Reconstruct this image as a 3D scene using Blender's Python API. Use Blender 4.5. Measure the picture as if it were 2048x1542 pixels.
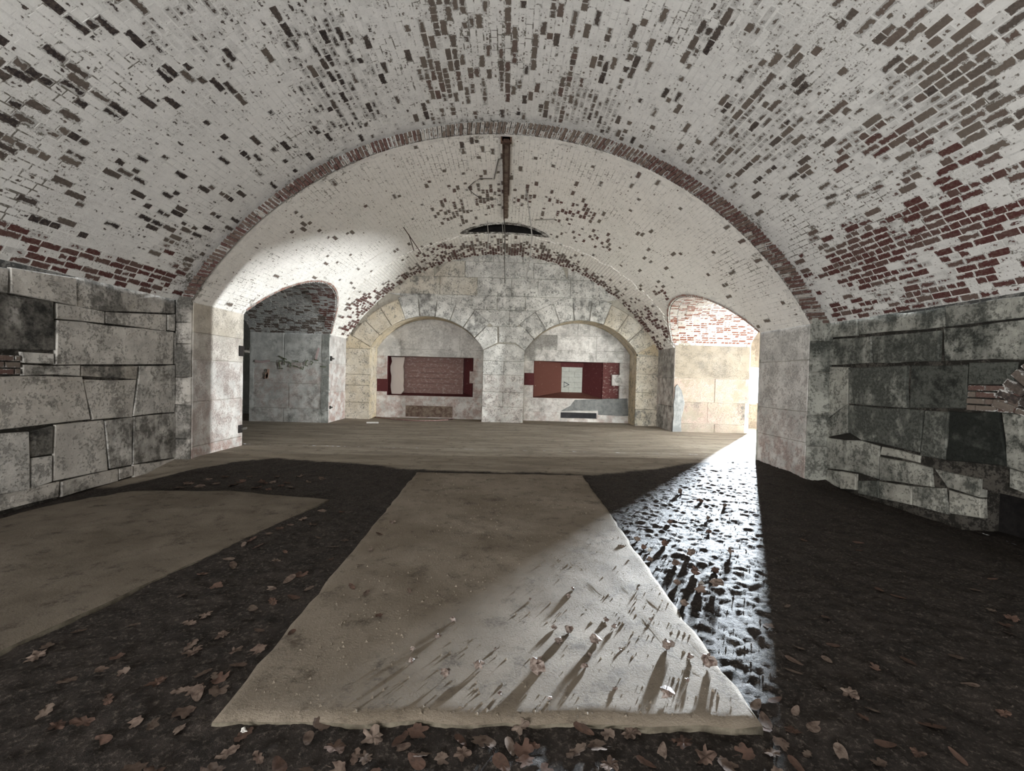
import bpy, math, random
import numpy as np
from mathutils import Matrix, Vector
for o in list(bpy.data.objects): bpy.data.objects.remove(o)
S = bpy.context.scene
C = S.collection
rng = random.Random(7)

# ------------------------------------------------------------------ camera
EYE = 1.5
F, YAW, PITCH, ROLL = 893.38, 0.0133, 0.0196, 0.0258
cam = bpy.data.objects.new('camera', bpy.data.cameras.new('camera'))
cam.data.sensor_fit = 'HORIZONTAL'; cam.data.sensor_width = 36.0
cam.data.lens = 36.0 * F / 2048
cam.data.clip_start = .05
cam.matrix_world = (Matrix.Translation((0, 0, EYE)) @ Matrix.Rotation(-YAW, 4, 'Z') @ Matrix.Rotation(math.pi/2 - PITCH, 4, 'X') @ Matrix.Rotation(ROLL, 4, 'Z'))
C.objects.link(cam); S.camera = cam

# ------------------------------------------------------------------ world, daylight through the openings, rear fill, exposure
W = bpy.data.worlds.new('overcast_sky'); S.world = W; W.use_nodes = True
W.node_tree.nodes['Background'].inputs[0].default_value = (.86, .93, 1, 1)
W.node_tree.nodes['Background'].inputs[1].default_value = 2.0
S.view_settings.view_transform = 'Standard'; S.view_settings.look = 'None'
S.view_settings.gamma = 1.0; S.view_settings.use_curve_mapping = False
S.view_settings.exposure = 1.7
S.cycles.max_bounces = 10; S.cycles.diffuse_bounces = 8
S.cycles.sample_clamp_indirect = 12

def area_light(name, loc, aim, w, h, energy, spread, col=(1, 1, 1)):
    L = bpy.data.lights.new(name, 'AREA'); L.shape = 'RECTANGLE'
    L.size, L.size_y, L.energy, L.color = w, h, energy, col
    L.spread = math.radians(spread)
    o = bpy.data.objects.new(name, L); C.objects.link(o)
    d = Vector(aim) - Vector(loc)
    o.matrix_world = Matrix.Translation(loc) @ d.to_track_quat('-Z', 'Y').to_matrix().to_4x4()
    return o
# slit window in the end wall of the next casemate (its beam falls across the floor)
area_light('daylight_slit', (8.18, 14.52, 1.43), (3.4, 6.6, .9), .13, 1.1, 1250, 85, (.82, .915, 1))
# slit on the far side of the next casemate: lights the left pier and the arch over the left opening
area_light('daylight_loophole', (17.2, 9.55, 1.55), (-5, 10.6, 2.6), .12, 1.3, 260, 70, (.97, 1, 1))
# unseen rear fill, added low to brighten the vault more than the floor
area_light('fill_rear', (-2.6, -4.9, 1.05), (2.4, 5, 4.2), 4.4, 1.3, 290, 180, (1, .985, .955))
# gorge doorway of the next casemate: washes the right-hand passage and, through it, the far vault
area_light('daylight_next_room', (11.5, 3.15, 1.2), (7.0, 13, 1.8), 4.0, 1.8, 720, 180, (1, .975, .92))

# ------------------------------------------------------------------ measuring helpers
def ray(u, v):
    u -= 1024; v -= 771
    c, s = math.cos(ROLL), math.sin(ROLL); u, v = c*u + s*v, -s*u + c*v
    x, y, z = u/F, 1.0, -v/F
    c, s = math.cos(PITCH), math.sin(PITCH); y, z = c*y + s*z, -s*y + c*z
    c, s = math.cos(YAW), math.sin(YAW); x, y = c*x + s*y, -s*x + c*y
    return x, y, z
def on_y(u, v, Y): x, y, z = ray(u, v); t = Y/y; return Vector((x*t, Y, EYE + z*t))
def on_x(u, v, X): x, y, z = ray(u, v); t = X/x; return Vector((X, y*t, EYE + z*t))
def on_z(u, v, Z=0): x, y, z = ray(u, v); t = (Z-EYE)/z; return Vector((x*t, y*t, Z))
def on_vault(u, v, V):
    x, y, z = ray(u, v); cx, cz, R = V
    a = x*x + z*z; b = 2*(x*(-cx) + z*(EYE-cz)); c = cx*cx + (EYE-cz)**2 - R*R
    t = (-b + math.sqrt(b*b - 4*a*c))/(2*a); return Vector((x*t, y*t, EYE + z*t))
def project(P):
    x, y, z = P[0], P[1], P[2]-EYE
    c, s = math.cos(YAW), math.sin(YAW); x, y = c*x - s*y, s*x + c*y
    c, s = math.cos(PITCH), math.sin(PITCH); y, z = c*y - s*z, s*y + c*z
    if y < .1: return None
    u, v = x/y*F, -z/y*F
    c, s = math.cos(ROLL), math.sin(ROLL)
    return 1024 + c*u - s*v, 771 + s*u + c*v, y

# value noise
def _h(i, j, k):
    n = (i.astype(np.int64)*374761393 + j.astype(np.int64)*668265263 + k.astype(np.int64)*2147483647) & 0xffffffff
    n = ((n ^ (n >> 13))*1274126177) & 0xffffffff
    return ((n ^ (n >> 16)) & 0xffff)/65535.0
def vnoise(x, y, z=0.0):
    x, y, z = np.broadcast_arrays(np.asarray(x, float), np.asarray(y, float), np.asarray(z, float))
    i, j, k = np.floor(x), np.floor(y), np.floor(z); f, g, h = x-i, y-j, z-k
    f, g, h = [t*t*(3-2*t) for t in (f, g, h)]
    r = 0
    for a in (0, 1):
        for b in (0, 1):
            for c in (0, 1):
                r = r + _h(i+a, j+b, k+c)*(f if a else 1-f)*(g if b else 1-g)*(h if c else 1-h)
    return r
def fbm(x, y, z=0.0, o=4):
    r, a, t = 0, 1.0, 0
    for q in range(o):
        r = r + a*vnoise(np.asarray(x)*2**q+17*q, np.asarray(y)*2**q-9*q, np.asarray(z)*2**q); t += a; a *= .5
    return r/t

# ------------------------------------------------------------------ materials
class N:
    def __init__(s, name):
        s.m = bpy.data.materials.new(name); s.m.use_nodes = True; s.t = s.m.node_tree; s.t.nodes.clear()
        s.out = s.n('ShaderNodeOutputMaterial'); s.b = s.n('ShaderNodeBsdfPrincipled')
        s.l(s.b.outputs[0], s.out.inputs[0]); s.b.inputs['Specular IOR Level'].default_value = .25
        s.pos = s.n('ShaderNodeNewGeometry').outputs['Position']
    def n(s, k): return s.t.nodes.new(k)
    def l(s, a, b): s.t.links.new(a, b)
    def put(s, i, v):
        if hasattr(v, 'node'): s.l(v, i)
        elif isinstance(v, (tuple, list)): i.default_value = (*v, 1) if len(v) == 3 and len(i.default_value) == 4 else v
        else: i.default_value = v
    def scale(s, v):
        q = s.n('ShaderNodeVectorMath'); q.operation = 'MULTIPLY'; s.l(s.pos, q.inputs[0]); q.inputs[1].default_value = v; return q.outputs[0]
    def noise(s, sc, det=5, rough=.6, vec=None, dist=0):
        q = s.n('ShaderNodeTexNoise'); s.l(vec or s.pos, q.inputs['Vector'])
        q.inputs['Scale'].default_value = sc; q.inputs['Detail'].default_value = det; q.inputs['Roughness'].default_value = rough; q.inputs['Distortion'].default_value = dist
        return q.outputs['Fac']
    def vor(s, sc, vec=None):
        q = s.n('ShaderNodeTexVoronoi'); s.l(vec or s.pos, q.inputs['Vector']); q.inputs['Scale'].default_value = sc; return q.outputs['Distance']
    def m2(s, op, a, b):
        q = s.n('ShaderNodeMath'); q.operation = op; s.put(q.inputs[0], a); s.put(q.inputs[1], b); return q.outputs[0]
    def add(s, a, b): return s.m2('ADD', a, b)
    def mul(s, a, b): return s.m2('MULTIPLY', a, b)
    def rmp(s, v, a, b, c=0.0, d=1.0):
        q = s.n('ShaderNodeMapRange'); q.interpolation_type = 'SMOOTHSTEP'; s.put(q.inputs[0], v)
        q.inputs[1].default_value, q.inputs[2].default_value, q.inputs[3].default_value, q.inputs[4].default_value = a, b, c, d; return q.outputs[0]
    def mix(s, f, a, b):
        q = s.n('ShaderNodeMix'); q.data_type = 'RGBA'; s.put(q.inputs[0], f); s.put(q.inputs[6], a); s.put(q.inputs[7], b); return q.outputs[2]
    def attr(s, name, kind='OBJECT'):
        q = s.n('ShaderNodeAttribute'); q.attribute_type = kind; q.attribute_name = name; return q.outputs['Fac']
    def rand(s): return s.n('ShaderNodeObjectInfo').outputs['Random']
    def sepz(s):
        q = s.n('ShaderNodeSeparateXYZ'); s.l(s.pos, q.inputs[0]); return q.outputs
    def done(s, col, rough=.9, bump=None, dist=.01, strength=1.0):
        s.put(s.b.inputs['Base Color'], col); s.put(s.b.inputs['Roughness'], rough)
        if bump is not None:
            q = s.n('ShaderNodeBump'); q.inputs['Distance'].default_value = dist; q.inputs['Strength'].default_value = strength
            s.l(bump, q.inputs['Height']); s.l(q.outputs[0], s.b.inputs['Normal'])
        return s.m

def stone_mat(name, white, grey, dark, pit=.5, warm=(.55, .43, .25), fs=38, pt=.50, bias=0.0):
    """whitewashed ashlar; object properties stain (grey bare stone), soot (black), warm (yellow wash), blush (pink) shift it"""
    k = N(name)
    big = k.noise(.9, 5, .6); mid = k.noise(4.5, 7, .68); fine = k.noise(fs, 6, .72)
    st = k.noise(3.2, 5, .65, k.scale((1.3, 1.3, .28)))
    f = k.add(k.mul(big, .40), k.add(k.mul(mid, .32), k.mul(st, .28)))
    g = k.rmp(k.add(f, k.mul(k.attr('stain'), .42)), .52+bias, .66+bias)
    p = k.rmp(k.add(k.mul(fine, .6), k.mul(mid, .4)), pt, pt+.10)
    col = k.mix(k.rmp(k.noise(2.6, 6, .7), .36, .64), white, tuple(c*.66 for c in white))
    col = k.mix(k.mul(k.attr('warm'), k.rmp(big, .25, .6, .5, 1)), col, warm)
    col = k.mix(k.mul(k.attr('blush'), k.rmp(mid, .4, .62)), col, (.46, .33, .29))
    col = k.mix(g, col, k.mix(k.rmp(fine, .35, .65), grey, tuple(c*.62 for c in grey)))
    col = k.mix(k.mul(p, pit), col, tuple(c*.75 for c in grey))
    so = k.rmp(k.add(k.add(k.mul(big, .4), k.mul(mid, .6)), k.mul(k.attr('soot'), .5)), .62, .78)
    col = k.mix(so, col, dark)
    h = k.add(k.mul(mid, .5), k.add(k.mul(fine, .35), k.mul(p, -.25)))
    return k.done(col, .93, h, .035, .9)

def brick_mat(name, red=(.085, .026, .024), dark=(.028, .022, .022), taupe=(.15, .125, .105), paint=(.79, .78, .755), paint2=(.66, .65, .63)):
    """limewashed brick: expo = how bare the brick is, tone 0 red / .5 taupe / 1 sooty; read from the face data or the object"""
    k = N(name)
    ex = k.add(k.attr('expo', 'GEOMETRY'), k.attr('expo')); tn = k.add(k.attr('tone', 'GEOMETRY'), k.attr('tone'))
    big = k.noise(.7, 4, .6); mid = k.noise(7, 5, .65); fine = k.noise(34, 6, .7)
    fl = k.add(k.mul(mid, .40), k.add(k.mul(fine, .35), k.mul(k.noise(15, 4, .6), .25)))
    fc = k.rmp(fl, .36, .64)
    co = k.rmp(k.attr('core', 'GEOMETRY'), 0, .75)
    bare = k.rmp(k.add(k.add(ex, k.mul(k.add(co, -.62), .55)), k.add(k.mul(fc, .9), -.45)), .44, .58)
    pc = k.mix(k.rmp(k.add(k.mul(big, .5), k.mul(mid, .5)), .36, .66), paint, paint2)
    pc = k.mix(k.rmp(k.add(k.mul(big, .35), k.mul(k.noise(60, 5, .75), .65)), .55, .66), pc, (.42, .40, .365))
    pc = k.mix(k.mul(k.rmp(ex, .05, .32), k.rmp(mid, .3, .6, .3, 1)), pc, (.36, .35, .335))
    bc = k.mix(k.rmp(tn, 0, .5), red, taupe); bc = k.mix(k.rmp(tn, .5, 1), bc, dark)
    bc = k.mix(k.rmp(fine, .4, .75, 0, .45), bc, (.24, .19, .16))
    col = k.mix(bare, pc, bc)
    h = k.add(k.mul(fine, .5), k.mul(bare, -.35))
    return k.done(col, .92, h, .006, .8)

def wash_mat(name, paint=(.78, .77, .745), grime=(.16, .145, .125), amount=.0):
    k = N(name)
    big = k.noise(.8, 4, .6); mid = k.noise(6, 6, .65); fine = k.noise(40, 5, .7)
    col = k.mix(k.rmp(mid, .35, .65), paint, tuple(c*.8 for c in paint))
    col = k.mix(k.rmp(k.add(k.mul(big, .3), k.add(k.mul(k.noise(9, 5, .7), .4), k.add(k.mul(fine, .3), amount))), .515, .575), col, grime)
    return k.done(col, .95, k.add(fine, mid), .006, .6)

M = {}
M['wash'] = wash_mat('limewash_mortar')
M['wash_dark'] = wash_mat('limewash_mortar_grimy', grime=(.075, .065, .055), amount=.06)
M['brick'] = brick_mat('limewashed_brick')
M['brick_far'] = brick_mat('creamy_limewashed_brick', paint=(.86, .835, .795), paint2=(.78, .755, .715))
M['wash_far'] = wash_mat('creamy_limewash_mortar', (.85, .825, .785), (.26, .24, .21), -.01)
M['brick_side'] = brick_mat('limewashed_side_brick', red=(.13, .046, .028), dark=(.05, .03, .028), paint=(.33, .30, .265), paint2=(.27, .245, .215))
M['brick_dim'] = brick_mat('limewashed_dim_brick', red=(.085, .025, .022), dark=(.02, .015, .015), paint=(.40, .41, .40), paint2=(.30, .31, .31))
M['brick_ring'] = brick_mat('dirty_ring_brick', red=(.070, .028, .025), taupe=(.11, .085, .068), paint=(.30, .26, .215), paint2=(.20, .17, .14))
M['brick_rim'] = brick_mat('rosy_rim_brick', red=(.26, .12, .095), taupe=(.34, .22, .18), paint=(.58, .52, .47))
M['ashlar'] = stone_mat('whitewashed_ashlar', (.60, .575, .535), (.18, .17, .152), (.022, .022, .02), .55, warm=(.46, .40, .33), fs=26)
M['ashlar_r'] = stone_mat('mouldy_ashlar', (.42, .42, .375), (.10, .105, .092), (.018, .02, .017), .6, warm=(.42, .38, .32), fs=26, bias=-.025)
M['back'] = stone_mat('pitted_limestone', (.70, .685, .645), (.23, .225, .21), (.05, .05, .045), .8, fs=24, pt=.50, bias=.05)
M['plaster'] = stone_mat('limewashed_plaster', (.68, .66, .63), (.32, .31, .29), (.05, .05, .045), .25)
M['room_stone'] = stone_mat('sandy_plaster', (.36, .33, .285), (.24, .22, .19), (.05, .05, .045), .25)
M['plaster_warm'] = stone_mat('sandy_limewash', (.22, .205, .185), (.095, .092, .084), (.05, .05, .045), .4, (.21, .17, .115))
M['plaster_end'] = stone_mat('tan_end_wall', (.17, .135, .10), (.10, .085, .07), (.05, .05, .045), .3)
M['plaster_dim'] = stone_mat('grey_plaster', (.60, .605, .58), (.26, .27, .25), (.03, .035, .03), .3)
M['joint'] = wash_mat('wall_joint', (.085, .077, .066), (.02, .018, .015), .06)
M['joint_pale'] = wash_mat('pale_wall_joint', (.46, .43, .37), (.16, .14, .11), .0)

def soil():
    k = N('earth_floor')
    pale = k.attr('pale', 'GEOMETRY')
    big = k.noise(.9, 4, .6); mid = k.noise(5, 7, .7); fine = k.noise(45, 6, .75)
    lay = k.noise(2.2, 6, .65, k.scale((.35, 1.6, 1)))
    d = k.mix(k.rmp(mid, .35, .65), (.013, .0098, .008), (.029, .0225, .0185))
    d = k.mix(k.rmp(fine, .5, .7), d, (.105, .086, .072))
    p = k.mix(k.rmp(lay, .38, .62), (.205, .173, .137), (.30, .26, .21))
    p = k.mix(k.rmp(k.add(k.mul(mid, .6), k.mul(fine, .4)), .52, .64), p, (.12, .098, .077))
    m = k.rmp(k.add(pale, k.add(k.mul(mid, .5), -.25)), .35, .65)
    k.b.inputs['Specular IOR Level'].default_value = 0.21
    return k.done(k.mix(m, d, p), .85, k.add(k.mul(mid, .6), k.mul(fine, .55)), .03, .9)
M['soil'] = soil()
def concrete(name='dusty_concrete', f=1.0):
    k = N(name)
    def T(*c): return tuple(q*f for q in c)
    big = k.noise(1.1, 5, .6); mid = k.noise(6, 7, .7); fine = k.noise(70, 6, .75)
    c = k.mix(k.rmp(big, .35, .65), T(.175, .142, .106), T(.25, .21, .165))
    c = k.mix(k.rmp(k.add(k.mul(mid, .7), k.mul(fine, .3)), .50, .66), c, T(.088, .070, .052))
    c = k.mix(k.rmp(fine, .58, .74), c, T(.26, .24, .21))
    return k.done(c, .94, k.add(k.mul(mid, .6), k.mul(fine, .5)), .03, 1.0)
M['concrete'] = concrete()
M['concrete_dimmed'] = concrete('falloff_dimmed_concrete', .74)  # same concrete, darkened so its colour carries the falloff of light
def plain(name, a, b, sc=12, rough=.85, metal=0, bump=.4):
    k = N(name); n = k.noise(sc, 6, .7); k.b.inputs['Metallic'].default_value = metal
    return k.done(k.mix(k.rmp(n, .35, .65), a, b), rough, n, .006, bump)
M['moss'] = plain('earth_caked_concrete_edge', (.055, .046, .033), (.115, .10, .075), 14, .95)
M['rust'] = plain('rusted_iron', (.035, .022, .017), (.10, .055, .038), 20, .8, .2)
M['rust_beam'] = plain('rusty_channel_paint', (.11, .07, .055), (.24, .19, .15), 9, .85)
M['iron'] = plain('black_iron', (.012, .011, .011), (.035, .03, .028), 30, .7, .3)
M['wire'] = plain('weathered_wire', (.06, .055, .05), (.16, .15, .135), 40, .6, .4)
M['wire_pale'] = plain('pale_wire', (.30, .29, .27), (.42, .40, .37), 40, .6, .2)
M['void'] = plain('hollow_shade', (.008, .007, .007), (.016, .014, .013), 10, .98)  # near-black puts the shade inside hollows into the colour
def peeled(name, red, pale, amt):
    k = N(name); mid = k.noise(9, 7, .7, k.scale((1, 1, 1.6))); fine = k.noise(50, 5, .7)
    c = k.mix(k.rmp(k.add(k.mul(mid, .7), k.mul(fine, .3)), .60-amt, .66-amt), red, pale)
    return k.done(c, .8, k.add(mid, fine), .008, .6)
M['red'] = peeled('red_oxide_paint', (.108, .040, .029), (.32, .23, .20), .0)
M['red_dark'] = peeled('dark_red_oxide_paint', (.075, .017, .018), (.20, .12, .11), .02)
M['red_peel'] = peeled('peeling_red_paint', (.11, .036, .034), (.36, .29, .265), .06)
M['rosy'] = peeled('faded_rosy_boards', (.22, .135, .12), (.34, .27, .25), .08)
M['plaster_peel'] = peeled('peeling_white_plaster', (.60, .53, .49), (.36, .22, .20), -.04)
M['cement'] = plain('smooth_grey_cement', (.13, .135, .135), (.21, .215, .21), 5, .85)
M['block_grey'] = plain('pale_grey_block', (.33, .34, .31), (.40, .41, .38), 8, .8)
M['ink'] = plain('blue_grey_mark', (.05, .06, .075), (.08, .09, .10), 30, .8)
M['graf_green'] = plain('dull_green_spray', (.07, .085, .05), (.17, .19, .12), 25, .9)
M['graf_orange'] = plain('orange_spray', (.46, .27, .20), (.50, .36, .29), 30, .9)
M['graf_pink'] = plain('pink_spray', (.44, .33, .32), (.48, .40, .39), 30, .9)
def leafmat():
    k = N('dry_leaf'); r = k.rand(); n = k.noise(28, 5, .6)
    c = k.mix(r, (.105, .075, .060), (.18, .145, .12)); c = k.mix(k.rmp(k.rand(), .55, .62), c, (.085, .052, .04))
    c = k.mix(k.rmp(n, .4, .7), c, (.05, .034, .027)); k.b.inputs['Specular IOR Level'].default_value = .12; return k.done(c, .95, n, .004, .5)
M['leaf'] = leafmat()
M['leaf_light'] = plain('crumpled_dead_leaf', (.06, .038, .030), (.20, .165, .145), 40, .4)
M['pebble'] = plain('pale_pebble', (.40, .38, .35), (.55, .53, .5), 30, .7)

# ------------------------------------------------------------------ mesh helpers
def mesh(name, verts, faces, smooth=False):
    me = bpy.data.meshes.new(name); me.from_pydata([tuple(v) for v in verts], [], [tuple(f) for f in faces])
    if smooth: me.polygons.foreach_set('use_smooth', [True]*len(me.polygons))
    me.update(); return me
def obj(name, me, mat=None, parent=None, mw=None):
    o = bpy.data.objects.new(name, me); C.objects.link(o)
    if mat is not None and not me.materials: me.materials.append(mat)
    if parent is not None: o.parent = parent
    if mw is not None: o.matrix_world = mw
    return o
def struct(o, label=None):
    o['kind'] = 'structure'
    if label: o['label'] = label
    return o
def tag(o, label, cat, group=None):
    o['label'] = label; o['category'] = cat
    if group: o['group'] = group
    return o
def box_vf(x0, x1, y0, y1, z0, z1):
    v = [(x, y, z) for x in (x0, x1) for y in (y0, y1) for z in (z0, z1)]
    return v, [(0, 1, 3, 2), (4, 6, 7, 5), (0, 4, 5, 1), (2, 3, 7, 6), (0, 2, 6, 4), (1, 5, 7, 3)]
def boxes(name, lst, mat, parent=None):
    V, Fc = [], []
    for b in lst:
        v, f = box_vf(*b); Fc += [tuple(i+len(V) for i in q) for q in f]; V += v
    return obj(name, mesh(name, V, Fc), mat, parent)
def strip(name, A, B, mat, parent=None, smooth=True):
    n = len(A); return obj(name, mesh(name, list(A)+list(B), [(i, i+1, n+i+1, n+i) for i in range(n-1)], smooth), mat, parent)
def clip(poly, n, d):
    """keep the part of a 2D polygon where n.p <= d"""
    out = []
    for i in range(len(poly)):
        a, b = poly[i], poly[(i+1) % len(poly)]
        da, db = n[0]*a[0]+n[1]*a[1]-d, n[0]*b[0]+n[1]*b[1]-d
        if da <= 0: out.append(a)
        if (da < 0) != (db < 0) and abs(da-db) > 1e-9:
            t = da/(da-db); out.append((a[0]+t*(b[0]-a[0]), a[1]+t*(b[1]-a[1])))
    return out
def frame(origin, U, V, Nn):
    return Matrix(((U[0], V[0], Nn[0], origin[0]), (U[1], V[1], Nn[1], origin[1]), (U[2], V[2], Nn[2], origin[2]), (0, 0, 0, 1)))
def block(name, poly, mat, parent, place, proud=.03, bevel=.012, gap=.006, jit=.005, step=.35, back=.06, seed=0, wob=.006, **props):
    """one dressed stone: poly in wall coordinates (a, b); place(a, b) gives origin matrix for a point of the wall plane"""
    r = random.Random(seed*7919+len(poly)*13+int(poly[0][0]*1000))
    if len(poly) < 3: return None
    ar = sum(poly[i][0]*poly[(i+1) % len(poly)][1]-poly[(i+1) % len(poly)][0]*poly[i][1] for i in range(len(poly)))
    if abs(ar) < .004: return None
    if ar < 0: poly = poly[::-1]
    P = []
    for i in range(len(poly)):
        a, b = poly[i], poly[(i+1) % len(poly)]; L = math.hypot(b[0]-a[0], b[1]-a[1])
        if L < 1e-4: continue
        k = max(1, min(5, int(L/step)))
        for j in range(k):
            t = j/k; P.append((a[0]+t*(b[0]-a[0])+r.uniform(-jit, jit), a[1]+t*(b[1]-a[1])+r.uniform(-jit, jit)))
    cx = sum(p[0] for p in P)/len(P); cy = sum(p[1] for p in P)/len(P)
    def ring(ins, n, w):
        o = []
        for p in P:
            dx, dy = p[0]-cx, p[1]-cy; L = math.hypot(dx, dy) or 1
            q = max(.3, 1-ins/L*1.25); o.append((dx*q, dy*q, n+r.uniform(-w, w)))
        return o
    n = len(P)
    V = ring(gap, -back, 0)+ring(gap, proud-bevel, wob*.5)+ring(gap+bevel, proud, wob*.6)
    V += [(x*.5, y*.5, proud+r.uniform(-wob, wob)) for x, y, z in ring(gap, 0, 0)]
    Fc = [(k*n+i, k*n+(i+1) % n, (k+1)*n+(i+1) % n, (k+1)*n+i) for k in range(3) for i in range(n)]
    V.append((0, 0, proud)); Fc += [(3*n+i, 3*n+(i+1) % n, 4*n) for i in range(n)]
    o = obj(name, mesh(name, V, Fc, False), mat, parent, place(cx, cy))
    for kk, vv in props.items(): o[kk] = vv
    return o
def tube(name, pts, r, mat, parent=None, seg=7):
    pts = [Vector(p) for p in pts]; V, Fc = [], []
    for i, p in enumerate(pts):
        d = (pts[min(i+1, len(pts)-1)]-pts[max(i-1, 0)]).normalized()
        a = d.orthogonal().normalized(); b = d.cross(a)
        rr = r[i] if isinstance(r, (list, tuple)) else r
        for k in range(seg):
            t = 2*math.pi*k/seg; V.append(p+a*math.cos(t)*rr+b*math.sin(t)*rr)
    for i in range(len(pts)-1):
        for k in range(seg): Fc.append((i*seg+k, i*seg+(k+1) % seg, (i+1)*seg+(k+1) % seg, (i+1)*seg+k))
    Fc += [tuple(range(seg))[::-1], tuple((len(pts)-1)*seg+k for k in range(seg))]
    return obj(name, mesh(name, V, Fc, True), mat, parent)

# ------------------------------------------------------------------ the geometry of the place (metres)
VN = (-.085, -.51, 6.13)          # near vault: centre x, centre z, radius
VF = (-.127, -.42, 5.83)          # far vault
TILT = .0105                      # the casemate leans: springing is lower on the right
XL, XR = -5.159, 4.906            # side walls of the far bay
NL, NR = -5.41, 5.24              # near side walls
def y1(x): return 7.297-.0211*(x+.127)
Y2 = 14.43; Y3 = Y2+.8
JNL, JNR, JFL, JFR = 8.83, 8.64, 13.07, 13.00
PL, PR = -7.43, 7.12              # far ends of the side passages
SPR = 2.53
PASS = {'L': dict(yc=10.93, zc=.88, R=2.745, a=JNL, b=JFL), 'R': dict(yc=10.88, zc=.60, R=2.925, a=JNR, b=JFR)}
def vp(V, t, y, dr=0.0):
    x = V[0]+(V[2]-dr)*math.sin(t); return Vector((x, y, V[1]+(V[2]-dr)*math.cos(t)-TILT*(x-V[0])))
def arch_z(side, y):
    p = PASS[side]
    if not p['a'] <= y <= p['b']: return 0
    return p['zc']+math.sqrt(max(0, p['R']**2-(y-p['yc'])**2))
TN = math.acos((2.55-VN[1])/VN[2]); TF = math.acos((SPR-VF[1])/VF[2])
def t_at_z(V, z, sgn):
    t = math.acos(min(1, (z-V[1])/V[2]))
    for _ in range(4):
        x = V[0]+sgn*V[2]*math.sin(t); t = math.acos(min(1, (z+TILT*(x-V[0])-V[1])/V[2]))
    return t

# ================================================================== SETTING
# ---- floor: dark earth in front, paler packed earth behind
bx = np.array([-5.6, -4.9, -4.74, -4.3, -3.88, -2.6, -1.39, 1.5, 2.6, 3.44, 4.9, 5.4]); by = np.array([5.9, 6.1, 6.35, 7.3, 7.7, 7.35, 7.02, 6.98, 7.5, 8.15, 8.7, 8.9])
def ground(x, y):
    x = np.asarray(x, float); y = np.asarray(y, float)
    pale = np.clip((y-np.interp(x, bx, by)-.25*(fbm(x*1.3, y*1.3, 3)-.5))/.5+.5, 0, 1)
    z = .05*(fbm(x*.8, y*.8, 1, 3)-.5)*(1-.6*pale)
    lit = np.clip((x-1.0)/.4, 0, 1)*np.clip((9.0-y)/1.0, 0, 1)
    z = z+(.014+.004*lit)*(fbm(x*5, y*5, 5, 4)-.5)*(1-.75*pale)
    xr, yr = .83*x+.56*y, -.56*x+.83*y; xs, ys = .54*x-.84*y, .84*x+.54*y
    cl = np.abs(.5*fbm(xr*12+3, yr*12, 9, 3)+.5*fbm(xs*15-7, ys*15, 2, 3)-.5)*2.9
    z = z+.022*cl*(1-.85*pale)*(.45+.25*lit)+.010*np.maximum(0, vnoise(xs*21, ys*23, 4)-.5)*2*(1-.85*pale)
    z = z-.004
    edge = np.clip((np.abs(x+.085)-4.35)/.75, 0, 1)*np.clip((7.6-y)/.8, 0, 1)
    z = z-.13*edge**1.5
    return z+.02*pale, pale
def grid_obj(name, x0, x1, nx, y0, y1_, ny, mat):
    X, Y = np.meshgrid(np.linspace(x0, x1, nx), np.linspace(y0, y1_, ny)); Z, Pl = ground(X, Y)
    V = np.stack([X, Y, Z], -1).reshape(-1, 3)
    i = np.arange(nx*ny).reshape(ny, nx)
    Fc = np.stack([i[:-1, :-1], i[:-1, 1:], i[1:, 1:], i[1:, :-1]], -1).reshape(-1, 4)
    me = bpy.data.meshes.new(name); me.vertices.add(len(V)); me.vertices.foreach_set('co', V.ravel())
    me.loops.add(Fc.size); me.loops.foreach_set('vertex_index', Fc.ravel()); me.polygons.add(len(Fc)); me.polygons.foreach_set('loop_start', np.arange(0, Fc.size, 4))
    me.update(calc_edges=True); me.polygons.foreach_set('use_smooth', [True]*len(Fc))
    a = me.attributes.new('pale', 'FLOAT', 'POINT'); a.data.foreach_set('value', Pl.ravel().astype(np.float32))
    return obj(name, me, mat)
floor = struct(grid_obj('floor', -5.6, 5.4, 520, .9, 9.0, 400, M['soil']), 'dark leaf-strewn earth floor')
floor2 = struct(grid_obj('floor.001', -12.2, 17.4, 300, 9.0, 15.3, 90, M['soil']), 'pale packed earth floor of the far bay')
floor3 = struct(grid_obj('floor.002', -5.6, 5.4, 80, -5.2, .9, 50, M['soil']), 'dark earth floor in front')
floor4 = struct(grid_obj('floor.003', 5.4, 17.4, 60, 3.0, 9.0, 40, M['soil']), 'earth floor of the next casemate')
floor5 = struct(grid_obj('floor.004', -12.2, -5.6, 40, 3.0, 9.0, 30, M['soil']), 'earth floor of the other casemate')

# ---- vault shells
def shell(name, V, ts, ys, mat, wrapL=None, wrapR=None, ymap=None, skip=None):
    """ts = springing angle; wrapL/R(y) give the angle where the shell stops on each side"""
    n = 96; vv, ff = [], []
    for y in ys:
        a = -(wrapL(y) if wrapL else ts); b = (wrapR(y) if wrapR else ts)
        for i in range(n+1):
            t = a+(b-a)*i/n; p = vp(V, t, y)
            if ymap: p.y = ymap(p.x, y)
            vv.append(p)
    for j in range(len(ys)-1):
        for i in range(n):
            q = (j*(n+1)+i, j*(n+1)+i+1, (j+1)*(n+1)+i+1, (j+1)*(n+1)+i)
            if skip and skip(sum((vv[k] for k in q), Vector())/4): continue
            ff.append(q)
    return obj(name, mesh(name, vv, ff, True), mat)
ceiling = struct(shell('ceiling', VN, TN, list(np.linspace(-5, 7.297, 40)), M['wash'], ymap=lambda x, y: y if y < 7.29 else y1(x)+.04), 'whitewashed brick barrel vault overhead')
def stopF(side):
    def f(y):
        z = arch_z(side, y); sg = -1 if side == 'L' else 1
        return min(TF, t_at_z(VF, z, sg)) if z else TF
    return f
SLOT = (-.13, 11.86, .98, .31)     # vent slot over the back of the far bay
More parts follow.
